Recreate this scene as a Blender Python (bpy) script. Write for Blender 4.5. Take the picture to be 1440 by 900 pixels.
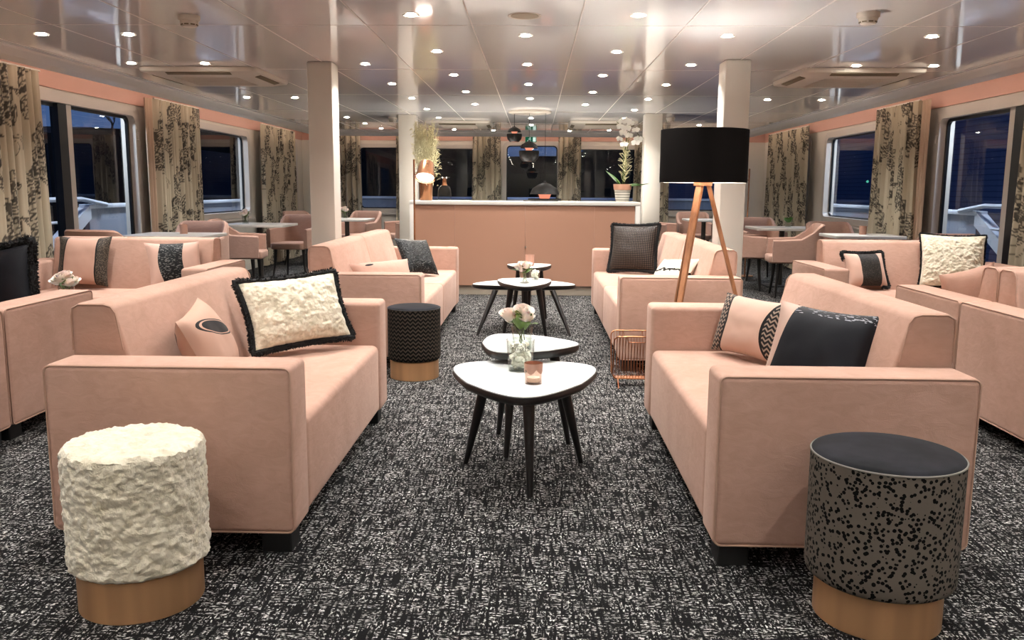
import bpy, bmesh, math, random
import numpy as np
from mathutils import Vector, Matrix, noise, Euler

random.seed(7)
rng = np.random.default_rng(7)
PI = math.pi
sc = bpy.context.scene
for o in list(bpy.data.objects):
    bpy.data.objects.remove(o)
C = sc.collection

# ------------------------------------------------------------------ camera
FPX = 1206.49
PITCH, YAW, ROLL = 0.15169245, -0.02597789, -0.00716176
CAMH = 1.2
def cam_axes():
    cy, sy = math.cos(YAW), math.sin(YAW)
    f = Vector((sy*math.cos(PITCH), cy*math.cos(PITCH), -math.sin(PITCH)))
    r = Vector((cy, -sy, 0)); d = f.cross(r)
    rr = math.cos(ROLL)*r + math.sin(ROLL)*d
    dd = -math.sin(ROLL)*r + math.cos(ROLL)*d
    return rr, dd, f
rr, dd, ff = cam_axes()
cd = bpy.data.cameras.new('camera')
cam = bpy.data.objects.new('camera', cd); C.objects.link(cam)
up = -dd; back = -ff
cam.matrix_world = Matrix(((rr.x, up.x, back.x, 0), (rr.y, up.y, back.y, 0), (rr.z, up.z, back.z, CAMH), (0, 0, 0, 1)))
cd.sensor_width = 36; cd.lens = FPX/1440*36; cd.clip_start = .05; cd.clip_end = 300
sc.camera = cam

# ------------------------------------------------------------------ world, exposure
EXPOSURE = 0.3
SPOT_W = 40.0          # each ceiling downlight
COVE_W = 3.0           # added warm strips in the cove
SPOT_COL = (1.0, .985, .955)
vs = sc.view_settings
vs.view_transform = 'Standard'; vs.look = 'None'; vs.exposure = EXPOSURE; vs.gamma = 1; vs.use_curve_mapping = False
w = bpy.data.worlds.new('dusk'); sc.world = w; w.use_nodes = True
nt = w.node_tree; nt.nodes.clear()
wo = nt.nodes.new('ShaderNodeOutputWorld'); bg = nt.nodes.new('ShaderNodeBackground')
tc = nt.nodes.new('ShaderNodeTexCoord'); sx = nt.nodes.new('ShaderNodeSeparateXYZ'); rp = nt.nodes.new('ShaderNodeValToRGB')
nt.links.new(tc.outputs['Generated'], sx.inputs[0]); nt.links.new(sx.outputs['Z'], rp.inputs[0])
rp.color_ramp.elements[0].position = 0.0; rp.color_ramp.elements[0].color = (.012, .02, .045, 1)
rp.color_ramp.elements[1].position = .35; rp.color_ramp.elements[1].color = (.03, .065, .18, 1)
e = rp.color_ramp.elements.new(.06); e.color = (.06, .115, .26, 1)
nt.links.new(rp.outputs[0], bg.inputs[0]); bg.inputs[1].default_value = 1.0
nt.links.new(bg.outputs[0], wo.inputs[0])

# ------------------------------------------------------------------ node helpers
def lin(h):
    if not isinstance(h, str): return (*h[:3], 1)
    v = [int(h[i:i+2], 16)/255 for i in (0, 2, 4)]
    return (*[x/12.92 if x <= .04045 else ((x+.055)/1.055)**2.4 for x in v], 1)

class G:
    def __init__(s, name):
        s.m = bpy.data.materials.new(name); s.m.use_nodes = True
        s.t = s.m.node_tree; s.t.nodes.clear()
        s.out = s.t.nodes.new('ShaderNodeOutputMaterial')
        s._oc = None
    def n(s, typ, **kw):
        nd = s.t.nodes.new('ShaderNode'+typ)
        for k, v in kw.items(): setattr(nd, k, v)
        return nd
    def put(s, sock, v):
        if v is None: return
        if hasattr(v, 'links') or isinstance(v, bpy.types.NodeSocket): s.t.links.new(v, sock)
        elif isinstance(v, str): sock.default_value = lin(v)
        elif isinstance(v, (tuple, list)) and sock.type == 'RGBA': sock.default_value = (*v[:3], 1)
        else: sock.default_value = v
    def obj(s):
        if s._oc is None: s._oc = s.n('TexCoord').outputs['Object']
        return s._oc
    def gen(s): return s.n('TexCoord').outputs['Generated']
    def xyz(s, v=None):
        q = s.n('SeparateXYZ'); s.put(q.inputs[0], v if v is not None else s.obj()); return q.outputs
    def comb(s, x=0., y=0., z=0.):
        q = s.n('CombineXYZ'); s.put(q.inputs[0], x); s.put(q.inputs[1], y); s.put(q.inputs[2], z); return q.outputs[0]
    def M(s, op, a, b=None, c=None):
        q = s.n('Math', operation=op); s.put(q.inputs[0], a)
        if b is not None: s.put(q.inputs[1], b)
        if c is not None: s.put(q.inputs[2], c)
        return q.outputs[0]
    def noise(s, scale=5., detail=2., rough=.5, vec=None, dist=0., stretch=None):
        q = s.n('TexNoise'); v = vec if vec is not None else s.obj()
        if stretch:
            mp = s.n('Mapping'); s.put(mp.inputs[0], v); mp.inputs['Scale'].default_value = stretch; v = mp.outputs[0]
        s.put(q.inputs['Vector'], v); q.inputs['Scale'].default_value = scale
        q.inputs['Detail'].default_value = detail; q.inputs['Roughness'].default_value = rough; q.inputs['Distortion'].default_value = dist
        return q.outputs[0]
    def voro(s, scale, feature='F1', vec=None, out=0, rnd=1.):
        q = s.n('TexVoronoi', feature=feature); s.put(q.inputs['Vector'], vec if vec is not None else s.obj())
        q.inputs['Scale'].default_value = scale; q.inputs['Randomness'].default_value = rnd
        return q.outputs[out]
    def ramp(s, f, stops, interp='LINEAR'):
        q = s.n('ValToRGB'); s.put(q.inputs[0], f); cr = q.color_ramp; cr.interpolation = interp
        while len(cr.elements) < len(stops): cr.elements.new(.5)
        for e, (p, c) in zip(cr.elements, stops):
            e.position = p; e.color = lin(c) if isinstance(c, str) else ((c, c, c, 1) if not isinstance(c, (tuple, list)) else (*c[:3], 1))
        return q.outputs[0]
    def step(s, f, lo, hi): return s.ramp(f, [(lo, 0.), (hi, 1.)])
    def mix(s, fac, a, b, blend='MIX'):
        q = s.n('Mix', data_type='RGBA', blend_type=blend)
        s.put(q.inputs[0], fac); s.put(q.inputs[6], a); s.put(q.inputs[7], b); return q.outputs[2]
    def bump(s, h, strength=.3, dist=.01):
        q = s.n('Bump'); q.inputs['Strength'].default_value = strength; q.inputs['Distance'].default_value = dist
        s.put(q.inputs['Height'], h); return q.outputs[0]
    def pbr(s, color, rough=.5, metal=0., normal=None, **kw):
        p = s.n('BsdfPrincipled'); s.put(p.inputs['Base Color'], color); s.put(p.inputs['Roughness'], rough); s.put(p.inputs['Metallic'], metal)
        if normal is not None: s.put(p.inputs['Normal'], normal)
        for k, v in kw.items(): s.put(p.inputs[k.replace('_', ' ')], v)
        s.t.links.new(p.outputs[0], s.out.inputs[0]); return s.m

def plain(name, color, rough=.5, metal=0., **kw): return G(name).pbr(color, rough, metal, **kw)
def emit(name, color, strength):
    g = G(name); e = g.n('Emission'); g.put(e.inputs[0], color); e.inputs[1].default_value = strength
    g.t.links.new(e.outputs[0], g.out.inputs[0]); return g.m
def pane_mat(name, tint='ffffff', ior=1.5, rough=0.):
    g = G(name); tr = g.n('BsdfTransparent'); gl = g.n('BsdfGlossy'); lw = g.n('LayerWeight'); lw.inputs[0].default_value = .5; mx = g.n('MixShader')
    g.put(tr.inputs[0], tint); gl.inputs['Roughness'].default_value = rough; f0 = ((ior-1)/(ior+1))**2
    fr = g.M('ADD', g.M('MULTIPLY', g.M('POWER', lw.outputs[1], 4.), 1-f0), f0)
    L = g.t.links.new
    L(fr, mx.inputs[0]); L(tr.outputs[0], mx.inputs[1]); L(gl.outputs[0], mx.inputs[2]); L(mx.outputs[0], g.out.inputs[0])
    return g.m

# ------------------------------------------------------------------ materials
MT = {}
def velvet(name, a, b, seedx=0.):
    g = G(name)
    v = g.n('VectorMath', operation='ADD'); g.put(v.inputs[0], g.obj()); v.inputs[1].default_value = (seedx, seedx*.7, 0)
    vec = v.outputs[0]
    n1 = g.noise(2.2, 3, .55, vec=vec, dist=.6)
    n2 = g.noise(14, 4, .6, vec=vec, dist=1.2, stretch=(1, 1, 2.2))
    mk = g.M('ADD', g.M('MULTIPLY', n1, .6), g.M('MULTIPLY', n2, .4))
    col = g.ramp(mk, [(.30, a), (.66, b)])
    fine = g.noise(420, 2, .6, vec=vec)
    bm = g.bump(g.M('ADD', g.M('MULTIPLY', n2, .7), g.M('MULTIPLY', fine, .16)), .22, .012)
    return g.pbr(col, .86, 0, normal=bm, Sheen_Weight=.18, Sheen_Roughness=.4, Sheen_Tint=(1, .8, .7), Specular_IOR_Level=.25)
MT['velvet'] = velvet('blush velvet', 'a3806f', 'b99585')
MT['velvet_chair'] = velvet('dusty pink velvet', '9e7c6d', 'b29080', 3.1)
MT['piping'] = plain('blush piping', 'a98775', .8)
MT['black_foot'] = plain('black plastic', '0b0b0c', .5)
MT['black_wood'] = plain('black stained wood', '100d0c', .4)
g = G('white laminate'); MT['laminate'] = g.pbr('d2d4d2', .32)
MT['table_grey'] = plain('pale grey laminate', 'c9c4bd', .3)
def copper(name, col, rough=.25, streak=True, metal=.8):
    g = G(name)
    n = g.noise(9, 2, .5, stretch=(1, 1, .02)) if streak else g.noise(20, 2)
    return g.pbr(g.mix(g.step(n, .35, .65), col, tuple(x*.62 for x in lin(col)[:3])), g.M('ADD', g.M('MULTIPLY', n, .12), rough-.06), metal)  # streaks in the colour: brushed grain plus painted vertical highlights
MT['copper'] = copper('brushed copper', 'c98d66')
MT['copper_dark'] = copper('bronze copper ring', 'd6a577', .4, metal=.6)
MT['copper_wire'] = plain('copper wire', '9a6547', .35, 1.)
g = G('oiled wood'); n = g.noise(6, 4, .6, stretch=(8, 8, .7))
MT['wood'] = g.pbr(g.ramp(n, [(.3, '8a5a3c'), (.7, 'b07a54')]), .42)
MT['shade_black'] = plain('black lampshade fabric', '0c0908', .9, Specular_IOR_Level=.08)
MT['shade_inner'] = plain('white lampshade lining', 'e8e0d2', .7)
MT['col_white'] = plain('cream white column paint', 'cfc9be', .45)
MT['cream'] = plain('cream wall panel', 'd6d0c4', .5)
MT['frame'] = plain('greige window frame', 'c6c0b7', .4)
MT['frame_black'] = plain('black window profile', '0d0f11', .35)
MT['pink_band'] = plain('salmon pelmet paint', 'cda08f', .55)
MT['bar_pink'] = plain('bar front rose laminate', 'a87f69', .38)
MT['bar_white'] = plain('white counter laminate', 'd6d2ca', .35)
MT['kick'] = plain('light kickboard', 'a79c8c', .5)
g = G('gloss white ceiling')
wv = g.noise(1.1, 2, .5, stretch=(1, .5, 1))
MT['ceil'] = g.pbr('f3f1f1', .075, 0, normal=g.bump(wv, .10, .06), Specular_IOR_Level=.8, Coat_Weight=.3, Coat_Roughness=.05)
MT['ceil_mat'] = plain('satin white soffit', 'ece6df', .35)
MT['seam'] = plain('white ceiling seam', 'dcd6d0', .3)
MT['ac'] = plain('white plastic', 'd3cabd', .4)
MT['slot'] = plain('dark vent slot', '6f6148', .6)
MT['trimring'] = plain('white lamp ring', 'e8e2d8', .35)
MT['lens'] = emit('downlight lens', (1., .93, .82), 90)
MT['bulb'] = emit('bulb', (1., .86, .7), 26)
MT['glass'] = pane_mat('window glass', 'e2e8ee', 1.75)
MT['tumbler'] = pane_mat('clear glassware', 'f7f9f7', 1.45)
MT['rose_glass'] = pane_mat('rose tinted glass', 'f8ede7', 1.5)
MT['rose_band'] = plain('copper flash on glass', 'c99f8c', .3, .4)
MT['petal'] = plain('blush petal', 'efe0d6', .6, Subsurface_Weight=.15)
MT['petal_white'] = plain('white orchid petal', 'fbf9f0', .5)
MT['leaf'] = G('leaf green').pbr('5f7a34', .5)
MT['leaf_dark'] = plain('glossy orchid leaf', '44702a', .5, Specular_IOR_Level=.25)
MT['stem'] = plain('green stem', '5a6634', .6)
MT['dry'] = plain('dried grass', 'cfc7a0', .8)
MT['shell'] = plain('white shell', 'f2efe2', .6)
MT['ink'] = plain('grey script paint', '55564f', .6)
MT['pendant_black'] = plain('black pendant metal', '0c0908', .5, Specular_IOR_Level=.25)
MT['pendant_glow'] = emit('pendant copper glow', (1., .33, .2), .8)
MT['terracotta'] = plain('terracotta rim', 'b98a72', .7)
g = G('ribbed grey pot'); z = g.xyz()[2]
MT['pot'] = g.pbr(g.ramp(g.M('FRACT', g.M('MULTIPLY', z, 34)), [(.35, 'dcd6c8'), (.5, '8f8a80')]), .7)
MT['fur_white'] = (lambda g: g.pbr(g.ramp(g.noise(22, 4, .6, dist=.8), [(.3, 'c4b99e'), (.6, 'e0d6c0')]), .95, 0,
    normal=g.bump(g.noise(60, 4, .65, dist=1.5), .5, .012), Sheen_Weight=.4))(G('cream plush'))
MT['fringe'] = plain('black fringe', '0a0809', .85)
MT['black_satin'] = plain('black satin', '0c0d13', .6, Specular_IOR_Level=.2)
g = G('charcoal suede'); MT['suede'] = g.pbr(g.ramp(g.noise(9, 3), [(.35, '101013'), (.65, '202026')]), .9, 0, Sheen_Weight=.04, Specular_IOR_Level=.15)
# dotted stool cloth: taupe with black animal spots
g = G('black spotted taupe'); o = g.obj(); x, y, zz = g.xyz()
ang = g.M('MULTIPLY', g.M('ARCTAN2', y, x), .2)
vec = g.comb(ang, zz, 0.)
wob = g.noise(60, 1, .5, vec=vec)
d1 = g.voro(80, vec=vec)
spots = g.M('LESS_THAN', g.M('ADD', d1, g.M('MULTIPLY', g.M('SUBTRACT', wob, .5), .25)), .41)
MT['dots'] = g.pbr(g.mix(spots, '59524a', '050404'), .85, 0, Specular_IOR_Level=.12)
# zigzag stool cloth
def zig_nodes(g, u, v, k, freq):
    tri = g.M('PINGPONG', u, k); s = g.M('ADD', v, tri)
    return g.M('LESS_THAN', g.M('FRACT', g.M('MULTIPLY', s, freq)), .42)
g = G('black zigzag cloth'); x, y, zz = g.xyz(); ang = g.M('MULTIPLY', g.M('ARCTAN2', y, x), .17)
zg = zig_nodes(g, g.M('ADD', ang, 2.), zz, .0165, 40)
MT['zig'] = g.pbr(g.mix(zg, '090807', '40372f'), .8, 0, Specular_IOR_Level=.12)
# carpet
g = G('woven black and white carpet'); o = g.obj()
nd = g.noise(3.5, 2, .5)
h1 = g.noise(1., 2, .6, stretch=(66, 150, 1)); h2 = g.noise(1., 2, .6, stretch=(150, 66, 1))
sel = g.step(g.noise(16, 1, .5, stretch=(1, 1.2, 1)), .47, .53)
dash = g.mix(sel, g.step(h1, .51, .63), g.step(h2, .53, .65))
gap1 = g.step(g.noise(1., 1, .5, stretch=(95, 9, 1)), .40, .48); gap2 = g.step(g.noise(1., 1, .5, stretch=(10, 85, 1)), .38, .46)
patch = g.ramp(g.noise(7, 2, .5), [(.3, .45), (.6, 1.)])
val = g.M('MULTIPLY', g.M('MULTIPLY', dash, patch), g.M('MULTIPLY', gap1, gap2))
grain = g.noise(260, 2, .6)
col = g.mix(g.M('MULTIPLY', val, g.ramp(grain, [(.3, .55), (.6, 1.)])), '0c0b0c', 'ece9e4')
MT['carpet'] = g.pbr(col, .95, 0, normal=g.bump(g.M('ADD', val, grain), .5, .004), Specular_IOR_Level=.1)

# cushion materials: local x across, z up, -y front
def cush(name, fn, rough=.8):
    g = G(name); x, y, z = g.xyz(); col, nrm, ro = fn(g, x, y, z)
    return g.pbr(col, ro if ro is not None else rough, 0, normal=nrm, Sheen_Weight=.06, Specular_IOR_Level=.2)
PINK = 'd8b09c'
def f_zig(g, x, y, z):
    band = g.M('GREATER_THAN', g.M('ADD', g.M('ABSOLUTE', x), g.M('MULTIPLY', g.M('MULTIPLY', z, z), -2.2)), .105)
    zg = zig_nodes(g, g.M('ADD', x, 2.), z, .014, 46)
    zc = g.mix(zg, '1b1817', '8d7a6c')
    edge = g.M('GREATER_THAN', g.M('ADD', g.M('ABSOLUTE', x), g.M('MULTIPLY', g.M('MULTIPLY', z, z), -2.2)), .118)
    return g.mix(band, 'bd9d8d', g.mix(edge, '151212', zc)), None, .75
MT['c_zig'] = cush('pink cushion with zigzag ends', f_zig)
def f_black(g, x, y, z):
    b = g.M('GREATER_THAN', g.M('ADD', x, g.M('MULTIPLY', z, -.15)), -.135)
    st = g.M('MULTIPLY', g.M('GREATER_THAN', z, .135), g.M('GREATER_THAN', g.noise(40, 1, .5, stretch=(1, 3, 3)), .60))
    return g.mix(b, 'b5988a', g.mix(st, '0c0d14', '8a8a90')), None, .6
MT['c_black'] = cush('half black half pink cushion', f_black)
def f_eye(g, x, y, z):
    # leaf-shaped black eye
    u = g.M('ADD', x, .02); v = g.M('ADD', g.M('SUBTRACT', z, .055), g.M('MULTIPLY', x, .35))
    e = g.M('ADD', g.M('MULTIPLY', g.M('MULTIPLY', u, u), 70), g.M('MULTIPLY', g.M('MULTIPLY', v, v), 900))
    inn = g.M('LESS_THAN', e, .75); ring = g.M('MULTIPLY', g.M('LESS_THAN', e, 1.25), g.M('GREATER_THAN', e, .95))
    return g.mix(g.M('MAXIMUM', inn, ring), 'b5917f', '1b1819'), None, .75
MT['c_eye'] = cush('pink cushion with black eye motif', f_eye)
def f_plainpink(g, x, y, z):
    u = g.M('ADD', x, .10); v = g.M('SUBTRACT', z, .075)
    e = g.M('ADD', g.M('MULTIPLY', g.M('MULTIPLY', u, u), 900), g.M('MULTIPLY', g.M('MULTIPLY', v, v), 8000))
    return g.mix(g.M('LESS_THAN', e, .9), 'b59080', '161314'), g.bump(g.noise(9, 3, .6), .25, .02), .75
MT['c_pink'] = cush('blush lumbar cushion', f_plainpink)
def f_sequin(g, x, y, z):
    n = g.noise(1., 1, .5, stretch=(60, 60, 130)); v = g.voro(75, out=1)
    s = g.M('GREATER_THAN', n, .64)
    return g.mix(s, '060708', '585a58'), g.bump(g.voro(75), .8, .006), .35
MT['c_sequin'] = cush('black sequin cushion', f_sequin)
def f_scale(g, x, y, z):
    a = g.M('SINE', g.M('MULTIPLY', g.M('ADD', x, z), 190)); b = g.M('SINE', g.M('MULTIPLY', g.M('SUBTRACT', x, z), 190))
    p = g.M('MULTIPLY', a, b)
    return g.ramp(p, [(.0, '120f0d'), (.5, '54473e')]), g.bump(p, .4, .004), .38
MT['c_scale'] = cush('bronze scale cushion', f_scale)
def f_ends(g, x, y, z):
    b = g.M('GREATER_THAN', g.M('ABSOLUTE', x), .115); b2 = g.M('GREATER_THAN', g.M('ABSOLUTE', x), .125)
    gl = g.mix(g.step(g.noise(160, 2, .7), .45, .62), '1c1815', '64584b')
    return g.mix(b, 'b69180', g.mix(b2, '120f0e', gl)), None, .6
MT['c_ends'] = cush('pink cushion with bronze ends', f_ends)
def f_band(g, x, y, z):
    xx = g.M('ADD', x, g.M('MULTIPLY', g.M('MULTIPLY', z, z), -1.6))
    b = g.M('LESS_THAN', g.M('ABSOLUTE', g.M('ADD', xx, .05)), .085)
    s = g.M('GREATER_THAN', g.noise(1., 1, .5, stretch=(60, 60, 150)), .60)
    return g.mix(b, 'b99788', g.mix(s, '08080a', '5e5e5c')), None, .6
MT['c_band'] = cush('pink cushion with sequin band', f_band)
def f_band2(g, x, y, z):
    b = g.M('LESS_THAN', g.M('ABSOLUTE', g.M('SUBTRACT', x, .02)), .085)
    s = g.step(g.noise(170, 2, .7), .5, .7)
    return g.mix(b, 'bb9989', g.mix(s, '171412', '4a433c')), None, .6
MT['c_band2'] = cush('pink cushion with dark glitter band', f_band2)
def f_white(g, x, y, z):
    s = g.M('MULTIPLY', g.M('LESS_THAN', g.M('ABSOLUTE', g.M('SUBTRACT', z, g.M('MULTIPLY', g.noise(26, 1), .05))), .010), 1.)
    return g.mix(s, 'c9bfae', '15110f'), g.bump(g.noise(50, 3, .6), .6, .01), .9
MT['c_white'] = cush('cream cushion with black braid', f_white)
MT['c_rose'] = velvet('plain blush cushion', 'b08b79', 'bd9786', 7.)
# exterior
MT['hull_white'] = plain('white ship paint', 'dde2ea', .5)
MT['hull_grey'] = plain('pale grey ship paint', '9aa2b0', .5)
MT['deck'] = plain('grey deck', '3b3e44', .8)
MT['night_land'] = plain('dark riverbank', '10130f', .9)
MT['night_tree'] = plain('bare dark branches', '120f0d', .9)
g = G('blue ribbed vessel side'); z = g.xyz()[2]
MT['vessel'] = g.pbr(g.ramp(g.M('FRACT', g.M('MULTIPLY', z, 9)), [(.8, '5a688f'), (.95, '2e3a60')]), .5)
g = G('vertex printed curtain'); a = g.n('VertexColor', layer_name='print')
MT['curtain'] = g.pbr(a.outputs[0], .8, 0, Sheen_Weight=.1)
MT['lining'] = plain('beige curtain lining', 'b59c86', .8)
MT['exit_green'] = emit('exit sign green', (.01, .10, .05), .8)
MT['exit_white'] = emit('exit sign white', (.7, .9, .8), .8)

# ------------------------------------------------------------------ mesh helpers
def obj(name, bm, mat, parent=None, smooth=True, loc=None, rot=None, kind=None):
    me = bpy.data.meshes.new(name)
    if isinstance(bm, tuple):
        me.from_pydata(bm[0], [], bm[1]); me.update()
    else:
        bm.normal_update(); bm.to_mesh(me); bm.free()
    for m_ in (mat if isinstance(mat, (list, tuple)) else [mat]): me.materials.append(m_)
    if smooth:
        me.polygons.foreach_set('use_smooth', [True]*len(me.polygons))
        try: me.set_sharp_from_angle(angle=math.radians(38))
        except Exception: pass
    o = bpy.data.objects.new(name, me); C.objects.link(o)
    if parent is not None: o.parent = parent
    if loc is not None: o.location = loc
    if rot is not None: o.rotation_euler = rot
    if kind: o['kind'] = kind
    return o
def tag(o, label, cat, group=None):
    o['label'] = label; o['category'] = cat
    if group: o['group'] = group
    return o
def thing(name, label, cat, loc=(0, 0, 0), rotz=0., group=None):
    o = bpy.data.objects.new(name, None); C.objects.link(o); o.empty_display_size = .1
    o.location = loc; o.rotation_euler = (0, 0, rotz)
    return tag(o, label, cat, group)
def struct(name, bm, mat, parent=None, smooth=False):
    return obj(name, bm, mat, parent, smooth, kind='structure')
def copy_tree(o, parent=None):
    c = o.copy(); C.objects.link(c)
    if parent is not None: c.parent = parent
    for ch in list(o.children): copy_tree(ch, c)
    return c
def rename(c, label, group=None):
    c['label'] = label
    if group: c['group'] = group
    return c

def add_box(bm, x0, x1, y0, y1, z0, z1, bevel=0., seg=2, M=None):
    r = bmesh.ops.create_cube(bm, size=1)
    vs_ = r['verts']
    for v in vs_:
        v.co = Vector(((x0+x1)/2+v.co.x*(x1-x0), (y0+y1)/2+v.co.y*(y1-y0), (z0+z1)/2+v.co.z*(z1-z0)))
    if bevel > 0:
        ed = list({e for v in vs_ for e in v.link_edges})
        res = bmesh.ops.bevel(bm, geom=ed, offset=bevel, segments=seg, affect='EDGES', profile=.5)
        vs_ = list({v for f in res['faces'] for v in f.verts} | {v for v in vs_ if v.is_valid})
    if M is not None:
        for v in vs_: v.co = M @ v.co
    return vs_
def box(x0, x1, y0, y1, z0, z1, bevel=0., seg=2):
    bm = bmesh.new(); add_box(bm, x0, x1, y0, y1, z0, z1, bevel, seg); return bm
def add_lathe(bm, prof, n=32, c=(0, 0, 0), cap0=True, cap1=True, M=None, noisefn=None):
    rings = []
    for (r, z) in prof:
        ring = []
        for i in range(n):
            a = 2*PI*i/n; p = Vector((r*math.cos(a), r*math.sin(a), z))
            if noisefn: p = noisefn(p, a)
            p = p + Vector(c)
            if M is not None: p = M @ p
            ring.append(bm.verts.new(p))
        rings.append(ring)
    for a, b in zip(rings, rings[1:]):
        for i in range(n):
            bm.faces.new((a[i], a[(i+1) % n], b[(i+1) % n], b[i]))
    if cap0: bm.faces.new(rings[0][::-1])
    if cap1: bm.faces.new(rings[-1])
    return rings
def lathe(prof, n=32, c=(0, 0, 0), cap0=True, cap1=True, M=None, noisefn=None):
    bm = bmesh.new(); add_lathe(bm, prof, n, c, cap0, cap1, M, noisefn); return bm
def add_tube(bm, pts, r, n=8, closed=False, r2=None):
    pts = [Vector(p) for p in pts]; N = len(pts); rings = []
    t0 = (pts[1]-pts[0]).normalized()
    ref = Vector((0, 0, 1)) if abs(t0.z) < .9 else Vector((1, 0, 0))
    u = t0.cross(ref).normalized()
    for i, p in enumerate(pts):
        if closed: t = (pts[(i+1) % N]-pts[i-1]).normalized()
        else: t = (pts[min(i+1, N-1)]-pts[max(i-1, 0)]).normalized()
        u = (u - t*u.dot(t)); u = u.normalized() if u.length > 1e-6 else t.orthogonal().normalized()
        v = t.cross(u); rad = r if r2 is None else r+(r2-r)*i/(N-1)
        rings.append([bm.verts.new(p+(u*math.cos(2*PI*k/n)+v*math.sin(2*PI*k/n))*rad) for k in range(n)])
    seq = list(zip(rings, rings[1:])) + ([(rings[-1], rings[0])] if closed else [])
    for a, b in seq:
        for k in range(n): bm.faces.new((a[k], a[(k+1) % n], b[(k+1) % n], b[k]))
    if not closed:
        bm.faces.new(rings[0][::-1]); bm.faces.new(rings[-1])
def tube(pts, r, n=8, closed=False, r2=None):
    bm = bmesh.new(); add_tube(bm, pts, r, n, closed, r2); bmesh.ops.recalc_face_normals(bm, faces=bm.faces); return bm
def add_prism(bm, pts, z0, z1, axis='z', bevel=0., seg=2):
    """outline pts (list of 2-D) extruded; axis: direction of extrusion"""
    def P(a, b, h):
        return Vector((a, b, h)) if axis == 'z' else (Vector((h, a, b)) if axis == 'x' else Vector((a, h, b)))
    lo = [bm.verts.new(P(a, b, z0)) for a, b in pts]; hi = [bm.verts.new(P(a, b, z1)) for a, b in pts]
    fs = [bm.faces.new(lo[::-1]), bm.faces.new(hi)]
    n = len(pts)
    for i in range(n): fs.append(bm.faces.new((lo[i], lo[(i+1) % n], hi[(i+1) % n], hi[i])))
    bmesh.ops.recalc_face_normals(bm, faces=fs)
    if bevel > 0:
        ed = list({e for f in fs for e in f.edges if len(e.link_faces) == 2 and e.calc_face_angle(0) > .5})
        bmesh.ops.bevel(bm, geom=ed, offset=bevel, segments=seg, affect='EDGES', profile=.5)
def prism(pts, z0, z1, axis='z', bevel=0., seg=2):
    bm = bmesh.new(); add_prism(bm, pts, z0, z1, axis, bevel, seg); return bm
def rrect(x0, x1, y0, y1, r, n=5):
    out = []
    for cx, cy, a0 in ((x1-r, y1-r, 0), (x0+r, y1-r, 90), (x0+r, y0+r, 180), (x1-r, y0+r, 270)):
        for k in range(n+1):
            a = math.radians(a0+90*k/n); out.append((cx+r*math.cos(a), cy+r*math.sin(a)))
    return out
def frame_bm(o, i, d0, d1, axis):
    """ring between outer and inner outlines (same count), from depth d0 to d1"""
    bm = bmesh.new()
    def P(a, b, h): return Vector((h, a, b)) if axis == 'x' else Vector((a, h, b))
    n = len(o)
    L = [[bm.verts.new(P(a, b, h)) for a, b in q] for q, h in ((o, d0), (i, d0), (i, d1), (o, d1))]
    for A, B in zip(L, L[1:]+L[:1]):
        for k in range(n): bm.faces.new((A[k], A[(k+1) % n], B[(k+1) % n], B[k]))
    bmesh.ops.recalc_face_normals(bm, faces=bm.faces)
    return bm
def blades(points, normals, length, width, jitter, count_seed=1):
    r = np.random.default_rng(count_seed); V = []; F = []
    for p, nrm in zip(points, normals):
        d = (Vector(nrm)+Vector(r.normal(0, jitter, 3))).normalized(); L = length*r.uniform(.5, 1.1)
        s = d.orthogonal().normalized(); s.rotate(Matrix.Rotation(r.uniform(0, 6.28), 3, d))
        p = Vector(p); b = len(V); w_ = width*r.uniform(.6, 1.2)
        mid = p+d*L*.55+s.cross(d)*L*.12
        V += [p-s*w_/2, p+s*w_/2, mid+s*w_*.4, mid-s*w_*.4, p+d*L+s.cross(d)*L*.3]
        F += [(b, b+1, b+2, b+3), (b+3, b+2, b+4)]
    return V, F

# ------------------------------------------------------------------ room shell
XL, XR, YF, YB, ZC = -4.2, 4.05, 15.58, -3.2, 2.15
ZT = 2.34
struct('floor', box(XL-.15, XR+.15, YB-.15, YF+.15, -.12, 0), MT['carpet'])
def wall_bm(axis, f0, f1, lo, hi, z0, z1, openings):
    bm = bmesh.new(); cur = lo
    def put(a, b, c, d):
        if b-a > 1e-4 and d-c > 1e-4:
            if axis == 'x': add_box(bm, f0, f1, a, b, c, d)
            else: add_box(bm, a, b, f0, f1, c, d)
    for a, b, c, d in sorted(openings):
        put(cur, a, z0, z1); put(a, b, z0, c); put(a, b, d, z1); cur = b
    put(cur, hi, z0, z1)
    return bm
LW = [(9.95, 12.66, .80, 1.97), (13.2, 15.2, .80, 1.97)]
RW = [(9.75, 12.32, .80, 1.97), (13.0, 15.2, .80, 1.97)]
LD = (5.6, 9.08, .03, 1.95); RD = (5.6, 8.92, .03, 1.95)
FW = [(-3.2, -2.38, .80, 1.95), (-2.1, -.98, .80, 1.94), (-.56, .42, .80, 2.0), (.68, 1.86, .80, 1.94), (2.24, 3.62, .80, 1.95)]
struct('wall_left', wall_bm('x', XL-.15, XL, YB, YF, 0, ZT, LW+[LD]), MT['cream'])
struct('wall_right', wall_bm('x', XR, XR+.15, YB, YF, 0, ZT, RW+[RD]), MT['cream'])
struct('wall_far', wall_bm('y', YF, YF+.15, XL-.15, XR+.15, 0, ZT, FW), MT['cream'])
struct('wall_back', box(XL-.15, XR+.15, YB-.15, YB, 0, ZT), MT['cream'])
# salmon strips above the windows
struct('trim_1', box(XL, XL+.012, YB, YF-.012, 2.035, ZT), MT['pink_band'])
struct('trim_2', box(XR-.012, XR, YB, YF-.012, 2.035, ZT), MT['pink_band'])
struct('trim_3', box(XL, XR, YF-.012, YF, 2.04, ZT), MT['pink_band'])
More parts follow.
